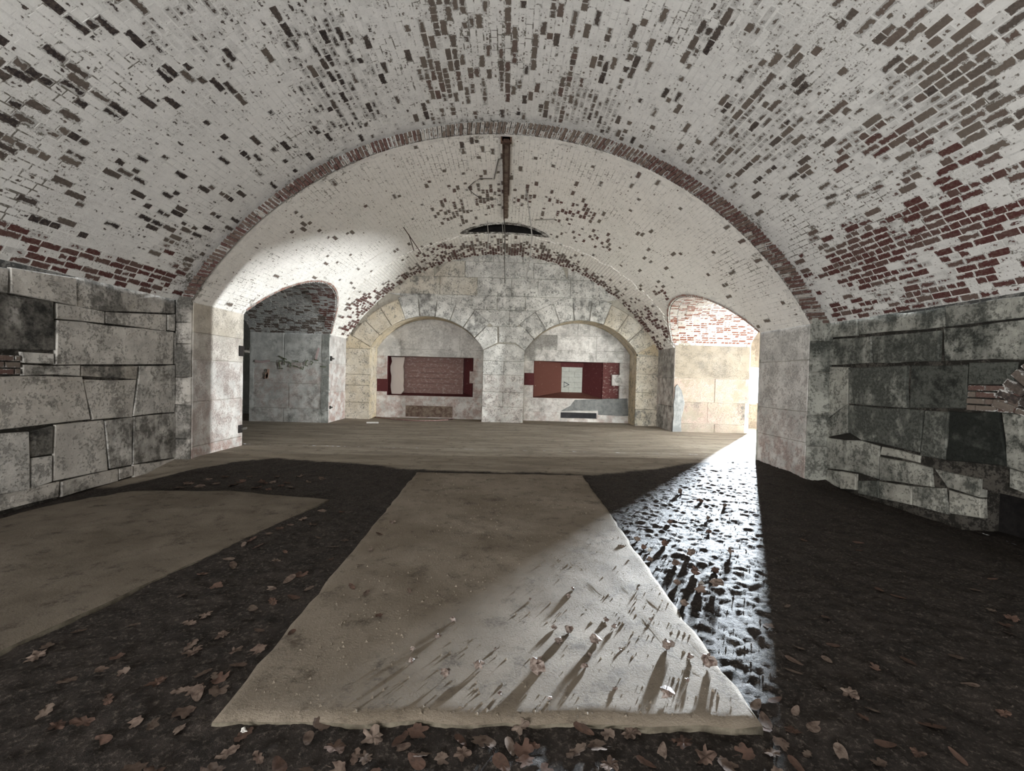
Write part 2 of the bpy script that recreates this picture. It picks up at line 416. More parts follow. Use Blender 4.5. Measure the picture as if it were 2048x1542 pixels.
def in_slot(p, g=0.0): return abs(p[2]-5.3) < .3 and ((p[0]-SLOT[0])/(SLOT[2]+g))**2+abs((p[1]-SLOT[1]-.10*((p[0]-SLOT[0])/.95)**2)/(SLOT[3]+g))**1.6 < 1
ysF = sorted(set([round(v, 4) for v in list(np.linspace(7.297, Y2+.05, 150))+[JNL, JNR, JFL, JFR]+list(np.linspace(JNR, JNL+.2, 14))+list(np.linspace(JFR-.2, JFL, 12))]))
ceiling2 = struct(shell('ceiling.001', VF, TF, ysF, M['wash_far'], stopF('L'), stopF('R'), lambda x, y: y if y > 7.3 else y1(x)+.0, lambda p: in_slot(p, .07)), 'whitewashed brick vault of the far bay')

# hollow behind the vent slot, and the lime mortar lip round it
def slot_pt(k, g):
    th = 2*math.pi*k/48; cx_, sy_ = math.cos(th), math.sin(th)
    x = SLOT[0]+(SLOT[2]+g*1.4)*cx_; w = (max(0, 1-cx_*cx_))**(1/1.6)
    y = SLOT[1]+.10*(cx_*(SLOT[2]+g*1.4)/.95)**2+(SLOT[3]+g)*(w if sy_ > 0 else -w)
    t = math.asin((x-VF[0])/VF[2]); return vp(VF, t, y)
A = [slot_pt(k, 0) for k in range(49)]; B = [slot_pt(k, .16) for k in range(49)]
dn = Vector((0, 0, -.006))
strip('slot_lip', [p+dn for p in A], [p+dn for p in B], M['wash_dark'], ceiling2)
T = [Vector((p.x, p.y, 6.0)) for p in A]; strip('slot_side', [p+dn for p in A], T, M['void'], ceiling2)
obj('slot_roof', mesh('slot_roof', T[:48]+[Vector((SLOT[0], SLOT[1], 6.05))], [(k, (k+1) % 48, 48) for k in range(48)]), M['void'], ceiling2)

# ---- bricks
def brick_mesh(name, ch=.06):
    a, b = .5, .5
    v = [(-a, -b, 0), (a, -b, 0), (a, b, 0), (-a, b, 0), (-a+ch*.4, -b+ch, 1), (a-ch*.4, -b+ch, 1), (a-ch*.4, b-ch, 1), (-a+ch*.4, b-ch, 1), (-.32, 0, 1.05), (.32, 0, 1.05)]
    me = mesh(name, v, [(4, 5, 9, 8), (5, 6, 9), (6, 7, 8, 9), (7, 4, 8), (0, 1, 5, 4), (1, 2, 6, 5), (2, 3, 7, 6), (3, 0, 4, 7)])
    at = me.attributes.new('core', 'FLOAT', 'POINT'); at.data.foreach_set('value', [0]*8+[1, 1]); return me
BRICK = brick_mesh('brick'); BV = np.array([v.co[:] for v in BRICK.vertices]); BF = [tuple(p.vertices) for p in BRICK.polygons]
BL = np.concatenate([np.array(f) for f in BF]); BS = np.array([len(f) for f in BF])
BRICKM = {}
def brick_data(mat):
    if mat.name not in BRICKM:
        m = BRICK.copy(); m.materials.append(mat); BRICKM[mat.name] = m
    return BRICKM[mat.name]
def lay_bricks(parent, mat, lst, limit=300, name='brick', stuff=None):
    """lst of (matrix, expo, tone): the ones that show largest become objects, the rest one mesh of real bricks"""
    sc = []
    for i, (m, e, t) in enumerate(lst):
        q = project(m.translation)
        s = 0
        if q and -30 < q[0] < 2078 and -30 < q[1] < 1572:
            cen = Vector((0, 0, EYE))-m.translation; nn = m.col[2].xyz.normalized()
            s = m.col[0].length*m.col[1].length*max(0, cen.normalized().dot(nn))/cen.length_squared
        sc.append((-s, i))
    sc.sort(); top = set(i for s, i in sc[:limit] if s < 0)
    me = brick_data(mat)
    for i in top:
        m, e, t = lst[i]; o = obj(name, me, None, parent, m); o['expo'] = e; o['tone'] = t
    rest = [q for i, q in enumerate(lst) if i not in top]
    if rest:
        Ms = np.array([np.array(m) for m, e, t in rest])
        V = np.einsum('nij,kj->nki', Ms[:, :3, :3], BV)+Ms[:, None, :3, 3]
        nb_ = len(rest); V = V.reshape(-1, 3)
        lo = (BL[None]+(np.arange(nb_)*len(BV))[:, None]).ravel(); st_ = np.concatenate([[0], np.cumsum(np.tile(BS, nb_))[:-1]])
        mm = bpy.data.meshes.new('brickwork')
        mm.vertices.add(len(V)); mm.vertices.foreach_set('co', V.ravel()); mm.loops.add(len(lo)); mm.loops.foreach_set('vertex_index', lo.astype(np.int32))
        mm.polygons.add(len(st_)); mm.polygons.foreach_set('loop_start', st_.astype(np.int32)); mm.update(calc_edges=True)
        mm.polygons.foreach_set('use_smooth', [False]*len(st_))
        for an, k in (('expo', 1), ('tone', 2)):
            a = mm.attributes.new(an, 'FLOAT', 'FACE'); a.data.foreach_set('value', np.repeat(np.array([q[k] for q in rest], np.float32), len(BF)))
        a = mm.attributes.new('core', 'FLOAT', 'POINT'); a.data.foreach_set('value', np.tile(np.array([0]*8+[1, 1], np.float32), nb_))
        o = obj(stuff or 'brickwork', mm, mat, parent); o['kind'] = 'stuff'

COURSE = .084
def barrel(V, ts, ya, yb, expo, keep, seed, dr=None, yfun=None):
    r = random.Random(seed); out = []; n = int(round(2*ts*V[2]/COURSE)); dt = 2*ts/n
    for c in range(n):
        t = -ts+(c+.5)*dt; hdr = (c % 4 == 2); L = .108 if hdr else .216
        y = ya-r.random()*L
        nrm = Vector((-math.sin(t), 0, -math.cos(t))); tan = Vector((math.cos(t), 0, -math.sin(t)))
        run = 0
        while y < yb:
            ln = L*(1+r.uniform(-.05, .05)); ym = y+ln/2; y += ln
            p = vp(V, t, ym)
            ye = yfun(p.x) if yfun else yb
            if ym-ln/2 < ya-.3 or ym+ln/2 > ye+.012: continue
            if not keep(p, ln): continue
            e, tn = expo(p, t*V[2], ym, r)
            proud = .0003+.0008*r.random()+(.002 if e > .5 else 0)+(dr(p) if dr else 0)
            if e > .75 and r.random() < .25: proud = .001
            m = frame(p+nrm*-.002, Vector((0, 1, 0))*(ln-.007), tan*(COURSE-.007), nrm*(proud+.002))
            out.append((m, e, tn))
    return out
def gauss(a, c, w): return math.exp(-((a-c)/w)**2)
# patches where the limewash has come off the near vault, measured on the vault: (point of the photo, half-size along arc, along depth, bareness, tone)
def patch(u, v, ws, wy, e, tn, V=VN):
    p = on_vault(u, v, V); s = math.atan2(p.x-V[0], p.z-V[1])*V[2]; return (s, p.y, ws, wy, e, tn)
PN = [patch(880, 80, .42, 2.2, .72, .5), patch(905, 180, .34, .9, .7, .5), patch(1130, 60, .34, 1.4, .55, .55), patch(1110, 200, .38, 1.0, .55, .5), patch(1015, 120, .10, 2.2, .45, .4),
      patch(960, 60, .16, 1.0, .45, .55), patch(1420, 60, .18, .5, .5, .8), patch(1900, 90, .55, .5, .85, .5), patch(1960, 140, .4, .4, .8, .5), patch(1640, 130, .5, .6, .32, .6), patch(1500, 210, .6, .6, .28, .65),
      patch(60, 280, .5, .35, .55, .75), patch(20, 170, .4, .3, .5, .9), patch(110, 330, .35, .3, .5, .7), patch(230, 60, .25, .45, .4, .95), patch(340, 120, .22, .6, .42, .95), patch(420, 170, .2, .4, .4, .95),
      patch(150, 190, .3, .4, .38, .9), patch(480, 190, .25, .4, .3, .85), patch(1880, 230, .35, .4, .5, .6), patch(1770, 270, .2, .3, .62, .25), patch(1700, 300, .2, .3, .55, .3), patch(1990, 240, .3, .4, .5, .7),
      patch(1960, 370, .55, .5, .75, .12), patch(1850, 420, .4, .5, .75, .1), patch(1990, 450, .5, .55, .95, .0), patch(1760, 500, .5, .65, .95, .0), patch(1870, 470, .45, .55, .85, .05), patch(1700, 540, .4, .45, .9, .0),
      patch(1950, 540, .3, .5, .72, .0), patch(1650, 480, .3, .3, .5, .2), patch(1620, 560, .35, .25, .72, .1), patch(350, 560, .30, .25, .7, .1), patch(330, 510, .25, .2, .55, .3)]
def expo_near(p, s, y, r):
    ca = vnoise(s/COURSE*.55, y*1.4, 3.3); run = vnoise(math.floor(s/COURSE+.5)*7.1, y*1.7, 8.1)
    e = .10+.20*max(0, float(ca)-.45); tn, wt = .8, .15
    side = 1/(1+math.exp(-s*1.2))
    tn = .92*(1-side)+.62*side
    acc = e
    for (ps, py, ws, wy, pe, pt) in PN:
        g = math.exp(-((s-ps)/ws)**2-((y-py)/wy)**2)
        acc = max(acc, g*pe); tn += (pt-tn)*min(1, g*1.5)
    d = TN*VN[2]-abs(s)                      # height above the springing along the arc
    if s < 0 and d < .46:
        k = int(d/COURSE); acc = max(acc, (.45, 1.0, .35, 1.05, .75, .35)[min(k, 5)]+(.15 if y < 6 else -.1)); tn = .04
    if s > 0 and d < .22: acc = max(acc, .55); tn = .05
    if d < 1.5 and s > 0: tn = min(tn, .25)
    x = acc+.75*(float(run)-.5)*(.3+acc)
    q = r.random()
    bare = 1 if q < max(0, min(.97, x)) else 0
    if bare and ((s < 0 and d < .46) or acc > .6): return .72+.28*r.random(), max(0, min(1, tn+r.uniform(-.12, .2)))
    if bare: return .46+.54*r.random()**.8, max(0, min(1, tn+r.uniform(-.25, .25)))
    gz_ = max(0, float(vnoise(s*.9, y*.9, 12))-.42)*2.2
    return (.08+.30*r.random())*(.1+gz_+acc*.5), tn
near = barrel(VN, TN, 2.4, 7.4, expo_near, lambda p, l: True, 11, yfun=y1)
lay_bricks(ceiling, M['brick'], near, 300)

PF = [patch(905, 420, .5, .8, .42, .35, VF), patch(1135, 420, .55, .8, .55, .15, VF), patch(970, 395, .45, .55, .62, .3, VF), patch(1050, 395, .4, .45, .5, .25, VF), patch(1180, 470, .5, .6, .35, .1, VF), patch(870, 500, .6, .6, .5, .1, VF),
      patch(720, 610, .6, .6, .65, .0, VF), patch(700, 650, .5, .5, .8, .0, VF), patch(1310, 640, .6, .5, .7, .0, VF), patch(1335, 665, .4, .4, .8, .0, VF), patch(1330, 590, .3, .35, .55, .0, VF), patch(940, 300, .4, .5, .2, .6, VF), patch(1080, 300, .4, .5, .2, .55, VF)]
def expo_far(p, s, y, r):
    acc = .035; tn = .45
    for (ps, py, ws, wy, pe, pt) in PF:
        g = math.exp(-((s-ps)/ws)**2-((y-py)/wy)**2); acc = max(acc, g*pe); tn += (pt-tn)*min(1, g*1.6)
    w = .75+1.2*gauss(s, 0, 2.6)
    b = max(0, 1-(Y2-y)/w)
    if b > 0: acc = max(acc, .12+.85*b**.6); tn *= 1-b
    x = acc+.6*(float(vnoise(s*2.2, y*2.2, 5))-.5)*(.1+acc)
    if r.random() < max(0, min(.93, x)): return (.74+.26*r.random() if acc > .5 else .55+.4*r.random()), max(0, min(1, tn+r.uniform(-.15, .2)))
    return .18*r.random()*(.2+acc), tn
def keep_far(p, l):
    for dy in (-l*.5, 0, l*.5):
        if in_slot((p.x, p.y+dy, p.z), .09): return False
        if p.x < 0 and p.z < 4 and arch_z('L', p.y+dy) > p.z-.06: return False
        if p.x > 0 and p.z < 4 and arch_z('R', p.y+dy) > p.z-.06: return False
    return True
far = barrel(VF, TF, 7.0, Y2, expo_far, keep_far, 12, dr=lambda p: .02 if p.y > 12.32 else 0)
far = [q for q in far if q[0].translation.y > y1(q[0].translation.x)+.12]
lay_bricks(ceiling2, M['brick_far'], far, 300)

# ---- the red brick ring between the two bays (vertical face) with its voussoirs
n = 150; A, B = [], []
for i in range(n+1):
    k = -1+2*i/n
    a = vp(VF, k*TF, 0, 0); b = vp(VN, k*TN, 0, -.02)
    a.y = y1(a.x)+.02; b.y = y1(b.x)+.02; A.append(a); B.append(b)
ring = struct(strip('trim_1', A, B, M['wash_dark'], smooth=False), 'red brick arch ring across the vault')
rb = []
r = random.Random(5); n = 180
for i in range(n):
    k = -1+2*(i+.5)/n
    a = vp(VF, k*TF, 0, -.006); b = vp(VN, k*TN, 0, .004); d = (b-a); L = d.length; d.normalize()
    nrm = Vector((-.0211, -1, 0)).normalized(); tan = nrm.cross(d).normalized()
    wdt = 2*TF*VF[2]/n*1.0
    crown = gauss(k, 0, .22)
    splits = [(0, 1)] if r.random() < .5 else [(0, .5), (.5, 1)]
    for s0, s1 in splits:
        c = a+d*(L*(s0+s1)/2); c.y = y1(c.x)+.015
        e = .9 if r.random() < .9-.45*crown-.12*(s0 == 0) else .3*r.random()+.2
        rb.append((frame(c, d*(L*(s1-s0)-.010), tan*(wdt-.009), nrm*(.022+.012*r.random()*(1-.5*crown))), e, max(0, min(1, .12+.38*crown+r.uniform(-.1, .2)))))
lay_bricks(ring, M['brick_ring'], rb, 300)

# ---- side passages: soffits, rims, piers, jambs
def passage(side, X0, Xend, mat, seed, expo, mortar):
    sg = -1 if side == 'L' else 1; p = PASS[side]; ys = list(np.linspace(p['a'], p['b'], 49)); A, B, Cc = [], [], []
    for y in ys:
        z = arch_z(side, y); t = t_at_z(VF, z, sg); q = vp(VF, sg*t, y); A.append(q); B.append(Vector((Xend, y, z)))
    so = struct(strip('ceiling_passage_'+('left' if side == 'L' else 'right'), A, B, mortar), 'low brick vault of the %s side passage' % ('left' if side == 'L' else 'right'))
    r = random.Random(seed); lst = []; R = p['R']; a0 = math.asin((p['a']-p['yc'])/R); a1 = math.asin((p['b']-p['yc'])/R)
    n = int(round((a1-a0)*R/COURSE))
    for c in range(n):
        a = a0+(a1-a0)*(c+.5)/n; y = p['yc']+R*math.sin(a); z = p['zc']+R*math.cos(a)
        nrm = Vector((0, -math.sin(a), -math.cos(a))); tan = Vector((0, math.cos(a), -math.sin(a)))
        x_in = abs(vp(VF, sg*t_at_z(VF, z, sg), y).x); L = .108 if c % 3 == 1 else .216
        x = x_in+.02-(r.random()*L*.0); first = True
        while x < abs(Xend)-.04:
            ln = min(L*(1+r.uniform(-.05, .05)), abs(Xend)-x); xm = x+ln/2; x += ln
            if first: first = False
            e, tn = expo(sg*xm, y, z, r)
            step = .02 if xm < abs(X0)+.02 else 0
            lst.append((frame(Vector((sg*xm, y, z))-nrm*.002, Vector((1, 0, 0))*(ln-.008), tan*(COURSE-.008), nrm*(.003+.003*r.random()+step)), e, tn))
    lay_bricks(so, mat, lst, 120)
    # rim of voussoirs where the passage cuts the vault
    m = 56; rl = []
    for i in range(m):
        ya, yb = p['a']+(p['b']-p['a'])*i/m, p['a']+(p['b']-p['a'])*(i+1)/m
        def P(y): z = arch_z(side, y); return vp(VF, sg*t_at_z(VF, z, sg), y)
        a, b = P(ya), P(yb); c = (a+b)/2; d = (b-a); L = d.length; d.normalize()
        an = math.asin(max(-1, min(1, (c.y-p['yc'])/R))); nr = Vector((-sg*math.sin(abs(math.atan2(c.x-VF[0], c.z-VF[1]))), 0, -math.cos(math.atan2(c.x-VF[0], c.z-VF[1]))))
        w = nr.cross(d).normalized(); up = Vector((0, math.sin(an), math.cos(an)))
        if w.dot(up) < 0: w = -w
        rl.append((frame(c+w*.028-nr*.01, d*(L-.004), w*.06*(1 if d.cross(w).dot(nr) > 0 else 1), nr*.022), .75 if r.random() < .6 else .42, .2))
    rim = strip('trim_passage_'+('left' if side == 'L' else 'right'), [q[0].translation-Vector((0, 0, .01)) for q in rl], [q[0].translation+Vector((0, 0, .03)) for q in rl], mortar)
    struct(rim, 'reddish brick rim over the %s side opening' % ('left' if side == 'L' else 'right')); lay_bricks(rim, M['brick_rim'], rl, 300)
    return so
def ex_left(x, y, z, r):
    e = .30 if x < -5.2 else .52
    e += .35*gauss(z, 2.75, .2)
    if x > -5.2 and y > 11.2: e += .25
    e += .5*(float(vnoise(z*14, x*3, 2))-.5)
    tn = .1 if x > -5.2 and y > 11 else .75
    return (.6+.4*r.random(), tn) if r.random() < e else (.2*r.random(), tn)
def ex_right(x, y, z, r):
    e = .42+.25*gauss(z, 2.65, .12)+.25*gauss(x, 4.6, .3)+.5*(float(vnoise(z*12, x*2.5, 4))-.5)
    return (.55+.45*r.random(), .0) if r.random() < e else (.33*r.random(), .0)
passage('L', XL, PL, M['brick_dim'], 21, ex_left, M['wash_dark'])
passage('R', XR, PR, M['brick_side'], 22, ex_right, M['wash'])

COURSES = [-.08, .26, .89, 1.59, 2.06, SPR+.10]
def face_blocks(parent, mat, a0, a1, place, zs=COURSES, seed=0, splits=(1,), proud=.018, gap=.003, top=None, **props):
    r = random.Random(seed)
    for j in range(len(zs)-1):
        k = splits[j % len(splits)]
        xs = [a0+(a1-a0)*(i+(r.uniform(-.12, .12) if 0 < i < k else 0))/k for i in range(k+1)]
        for i in range(k):
            block('stone_block', [(xs[i], zs[j]), (xs[i+1], zs[j]), (xs[i+1], zs[j+1]), (xs[i], zs[j+1])], mat, parent, place, proud+r.uniform(-.003, .004), .008, gap, .003, seed=seed*31+j*7+i,
                  wob=.003, **{q: (v[min(j, len(v)-1)] if isinstance(v, (list, tuple)) else v) for q, v in props.items()})
def pl_x(X, sg):       # wall plane x = X, facing +x (sg 1) or -x
    return lambda a, b: frame((X, a, b), (0, sg, 0), (0, 0, 1), (sg, 0, 0)) if sg > 0 else frame((X, a, b), (0, 1, 0), (0, 0, 1), (-1, 0, 0))
def pl_y(Y): return lambda a, b: frame((a, Y, b), (1, 0, 0), (0, 0, 1), (0, -1, 0))
# piers between near wall and opening
zl, zr = 2.62, 2.53
pierL = struct(boxes('wall_left_pier', [(PL, XL-.02, 7.43, JNL, -.2, zl+.12), (NL-.5, XL-.02, 7.43, 7.45, -.2, zl+.12)], M['joint_pale']), 'whitewashed pier left of the far bay')
pierR = struct(boxes('wall_right_pier', [(XR+.02, PR, 7.23, JNR, -.2, zr+.12), (XR+.02, NR+.5, 7.215, 7.25, -.2, zr+.12)], M['joint_pale']), 'whitewashed pier right of the far bay')
face_blocks(pierL, M['plaster'], 7.41, JNL, pl_x(XL-.018, 1), [-.12, .20, .95, 1.65, 2.1, zl+.08], 3, (1, 1, 1), blush=[.9, .5, .4, .2, 0], warm=[0, 0, 0, .15, .3], stain=[-.1, -.15, -.2, -.1, -.15])
face_blocks(pierR, M['plaster'], 7.20, JNR, pl_x(XR+.018, -1), [-.12, .55, 1.05, 1.9, zr+.08], 4, (1, 1, 1), blush=[.7, .35, .1, 0], stain=[-.12, -.05, -.08, -.02])
face_blocks(pierL, M['ashlar'], NL-.02, XL-.005, pl_y(7.40), [-.2, .34, .9, 1.35, 1.9, 2.25, zl+.06], 5, (1,), proud=.012, stain=[.2, .3, .12, .32, .25, .3], warm=.3)
face_blocks(pierR, M['ashlar_r'], XR+.005, NR+.06, pl_y(7.19), [-.2, .5, 1.0, 1.7, 2.2, zr+.06], 6, (1,), proud=.012, stain=[.05, .22, .18, .25, .1])
# inner jamb faces of the openings
face_blocks(pierL, M['plaster_dim'], PL, XL, lambda a, b: frame((a, JNL, b), (-1, 0, 0), (0, 0, 1), (0, 1, 0)), [-.1, .6, 1.4, zl+.02], 7, (2,), proud=.005)
face_blocks(pierR, M['ashlar_r'], XR, PR, lambda a, b: frame((a, JNR, b), (-1, 0, 0), (0, 0, 1), (0, 1, 0)), [-.1, .6, 1.4, zr+.02], 8, (2,), proud=.005)
# far jambs
jamL = struct(boxes('wall_left_jamb', [(PL, XL-.02, JFL+.02, Y2+.9, -.2, zl+.12)], M['joint_pale']), 'narrow whitewashed jamb beside the left opening')
jamR = struct(boxes('wall_right_jamb', [(XR+.02, PR, JFR+.02, Y2+.9, -.2, zr+.12)], M['joint_pale']), 'narrow whitewashed jamb beside the right opening')
face_blocks(jamL, M['plaster'], JFL, Y2, pl_x(XL-.018, 1), [-.1, .9, 1.75, zl+.08], 9, (1,), blush=[.9, .5, .2], stain=[-.15, -.25, -.2])
face_blocks(jamR, M['plaster'], JFR, Y2, pl_x(XR+.018, -1), [-.1, .75, 1.6, zr+.08], 10, (1,), stain=[.25, .12, .12], blush=.5, soot=[.25, 0, 0])
face_blocks(jamL, M['plaster_dim'], PL, XL-.22, pl_y(JFL+.018), [-.1, .42, 1.15, 1.75, zl+.02], 13, (2, 2, 1, 2), proud=.016, stain=[.12, .05, -.05, 0], blush=[.3, .5, .5, 0])
face_blocks(jamL, M['plaster_dim'], XL-.22, XL, pl_y(JFL+.018), [-.1, .35, .95, 1.4, 1.9, zl+.02], 14, (1,), proud=.02, stain=[.25, .28, .3, .25, .25], soot=.05)
face_blocks(jamR, M['plaster_warm'], XR, PR, pl_y(JFR+.018), [-.1, .26, .89, 1.59, zr+.02], 15, (2, 2, 2, 1), proud=.016, stain=[-.02, .05, -.12, -.2], warm=.55, blush=[.2, .4, .6, 0])
# broken grey corner stone at the right jamb
block('corner_stone', [(XR-.0, -.05), (XR+.26, .0), (XR+.24, .42), (XR+.34, .86), (XR+.22, 1.22), (XR+.1, 1.4), (XR+.02, 1.34)], M['cement'], jamR, pl_y(JFR), .03, .015, 0, .015, .2, seed=3)

# ---- near side walls
wallL = struct(boxes('wall_left', [(NL-.5, NL-.03, -5, 7.42, -.4, 2.72)], M['joint']), 'left wall of mismatched whitewashed stone blocks')
wallR = struct(boxes('wall_right', [(NR+.03, NR+.5, -5, 3.6, -.4, 2.62), (NR+.03, NR+.5, 5.02, 7.24, -.4, 2.62), (NR+.03, NR+.5, 3.6, 5.02, .40, 2.62)], M['joint']), 'right wall of mouldy grey stone blocks')
def zl4(x, y): return on_x(x/2.488, 430+y/2.488, NL)
def zr4(x, y): return on_x(1580+x/2.447, 430+y/2.447, NR)
LB = [  # corners read off the photograph, then laid on the wall plane; stain, soot, warm
 ([(48, 262), (380, 312), (380, 455), (48, 388)], .0, .0, .2), ([(385, 312), (872, 400), (872, 492), (525, 478), (385, 455)], .22, .05, .25),
 ([(-160, 235), (42, 262), (42, 388), (-160, 352)], .3, .1, 0), ([(282, 436), (521, 478), (521, 540), (282, 514)], -.05, 0, .15), ([(527, 482), (832, 496), (830, 577), (527, 541)], .06, 0, .1),
 ([(836, 496), (872, 496), (872, 580), (836, 576)], -.2, 0, .1), ([(280, 520), (525, 545), (862, 584), (862, 744), (276, 744)], .02, 0, .1), ([(866, 584), (874, 584), (874, 744), (866, 744)], .1, 0, 0),
 ([(-160, 372), (272, 432), (272, 676), (-160, 664)], .5, .42, 0), ([(108, 682), (271, 690), (271, 742), (112, 740)], -.05, 0, 0),
 ([(112, 744), (400, 750), (400, 798), (112, 798)], .1, .05, .1), ([(404, 750), (690, 752), (682, 818), (404, 800)], .25, .15, .5), ([(694, 750), (872, 748), (872, 980), (664, 1003), (690, 820)], .08, 0, 0),
 ([(-160, 800), (410, 802), (455, 1018), (268, 1038), (-160, 1085)], .05, .02, .3), ([(418, 818), (684, 822), (662, 1006), (466, 1020)], -.02, .02, .2),
 ([(-160, 1098), (140, 1080), (150, 1368), (-160, 1420)], .02, 0, 0), ([(144, 1076), (270, 1045), (262, 1190), (148, 1205)], .45, .3, .4), ([(150, 1210), (262, 1195), (262, 1330), (156, 1366)], .05, .05, 0),
 ([(275, 1040), (520, 1022), (542, 1268), (267, 1328)], .04, .03, .2), ([(524, 1020), (660, 1006), (655, 1243), (546, 1266)], .2, .1, 0), ([(664, 1004), (872, 984), (872, 1208), (659, 1242)], .18, .12, 0),
 ([(-160, 1428), (300, 1326), (300, 1402), (-160, 1520)], .1, .05, .3), ([(303, 1326), (586, 1264), (586, 1322), (303, 1402)], .15, .05, .3), ([(589, 1263), (660, 1246), (660, 1298), (589, 1322)], -.2, 0, .2), ([(664, 1245), (872, 1212), (872, 1262), (664, 1310)], .0, .05, .2)]
for i, (q, st, so, wm) in enumerate(LB):
    P = [zl4(*c) for c in q]; P = [(p.y if p.y < 7.3 else min(p.y, 7.40), p.z) for p in P]
    block('stone_block', P, M['ashlar'], wallL, pl_x(NL-.03, 1), .030+random.Random(i).uniform(-.006, .012), .008, .003, .009, .3, seed=i, stain=st, soot=so, warm=wm)
RB = [
 ([(186, 522), (330, 503), (330, 590), (186, 604)], .0, .0, 0), ([(334, 503), (760, 452), (760, 548), (334, 588)], .06, .06, 0), ([(764, 450), (1300, 372), (1300, 486), (764, 546)], .05, .06, 0),
 ([(186, 608), (400, 592), (396, 724), (186, 734)], .12, .05, 0), ([(408, 591), (738, 562), (734, 718), (408, 724)], .2, .08, 0), ([(746, 558), (1300, 492), (1300, 700), (746, 718)], .08, .22, 0),
 ([(290, 746), (574, 736), (574, 944), (292, 926)], .3, .05, 0), ([(584, 735), (868, 730), (858, 946), (580, 946)], .5, .22, 0), ([(878, 726), (1110, 718), (1100, 830), (872, 828)], .38, .12, 0),
 ([(186, 740), (284, 742), (282, 920), (186, 990)], -.15, .05, .15), ([(186, 996), (282, 926), (284, 1066), (178, 1086)], .2, .1, .1),
 ([(286, 932), (650, 956), (634, 1164), (346, 1100), (286, 1064)], .34, -.1, .1), ([(668, 958), (780, 960), (760, 1200), (642, 1180)], .25, .12, 0), ([(784, 962), (1022, 964), (1062, 1230), (764, 1204)], .6, .62, 0), ([(1034, 966), (1300, 1010), (1300, 1310), (1064, 1232)], .2, .25, .1),
 ([(1066, 1238), (1300, 1318), (1300, 1420), (1070, 1330)], .15, .2, .1), ([(176, 1090), (344, 1106), (432, 1130), (432, 1290), (330, 1262), (176, 1240)], .1, .05, .1), ([(442, 1130), (634, 1180), (630, 1216), (438, 1170)], -.2, -.1, .3),
 ([(438, 1180), (690, 1234), (700, 1330), (438, 1296)], .15, .15, .2), ([(440, 1302), (600, 1324), (600, 1420), (440, 1388)], .05, .12, .25), ([(604, 1326), (760, 1340), (770, 1462), (604, 1424)], .18, .15, .2), ([(704, 1240), (930, 1292), (926, 1380), (766, 1336)], .2, .1, .2), ([(774, 1344), (926, 1386), (930, 1486), (776, 1464)], .05, .1, .3),
 ([(170, 1244), (246, 1254), (246, 1340), (170, 1310)], .1, .05, .2), ([(250, 1256), (325, 1268), (325, 1350), (250, 1342)], -.1, 0, .3), ([(330, 1300), (434, 1300), (434, 1388), (330, 1360)], .2, .12, .1)]
for i, (q, st, so, wm) in enumerate(RB):
    P = [zr4(*c) for c in q]; P = [(min(p.y, 7.20), p.z) for p in P]
    block('stone_block', P, M['ashlar_r'], wallR, pl_x(NR+.03, -1), .030+random.Random(i+50).uniform(-.008, .018), .009, .003, .011, .25, seed=100+i, stain=st, soot=so, warm=wm)
boxes('hollow_back', [(NR+.45, NR+.5, 3.5, 5.1, -.4, .5)], M['void'], wallR)
# courses nearer than the frame
for X, sg, par, mt, zt, ym in ((NL-.03, 1, wallL, M['ashlar'], 2.66, zl4(-160, 800).y), (NR+.03, -1, wallR, M['ashlar_r'], 2.56, zr4(1300, 900).y)):
    zs = [-.3, .35, .95, 1.5, 2.1, zt]
    for j in range(5):
        ys = [1.2, 2.0+.2*(j % 2), 3.0+.15*(j % 3), ym]
        for i in range(3):
            block('stone_block', [(ys[i], zs[j]), (ys[i+1], zs[j]), (ys[i+1], zs[j+1]), (ys[i], zs[j+1])], mt, par, pl_x(X, sg), .03, .014, .006, .008, .3, seed=300+j*5+i, stain=.2*((i+j) % 3), soot=.05)
# patches of red brick let into both walls
def brick_patch(par, X, sg, y0, y1_, z0, z1, mat, seed):
    r = random.Random(seed); lst = []; z = z0; c = 0
    while z < z1-.04:
        y = y0-(.1 if c % 2 else 0)
        while y < y1_-.03:
            a, b = max(y, y0), min(y+.21, y1_); y += .215
            if b-a < .05: continue
            lst.append((frame((X, (a+b)/2, z+.035), Vector((0, sg, 0))*(b-a-.01), Vector((0, 0, 1))*.062, Vector((sg, 0, 0))*(.03+.012*r.random())), .9, .15+.4*r.random()))
        z += .074; c += 1
    lay_bricks(par, mat, lst, 300)
a, b = zl4(0, 795), zl4(104, 682); brick_patch(wallL, NL-.03, 1, a.y-.5, b.y, a.z, b.z, M['brick'], 31)
a, b = zr4(1120, 965), zr4(868, 838); brick_patch(wallR, NR+.03, -1, a.y, b.y, a.z-.02, b.z, M['brick'], 32)
# fallen part of a brick relieving arch in the right wall
cen = zr4(1480, 1080); lst = []
for i in range(9):
    t = math.radians(95+i*8.5); 
    for k, rr in enumerate((.52, .75)):
        d = Vector((0, -math.cos(t), math.sin(t))); tn = Vector((0, math.sin(t), math.cos(t)))
        c = Vector((NR+.03, cen.y, cen.z))+d*rr
        lst.append((frame(c, d*.20, tn*.062*(1+.4*k), Vector((-1, 0, 0))*.055), .95, .6+.1*(i % 4)))
lay_bricks(wallR, M['brick'], lst, 100)

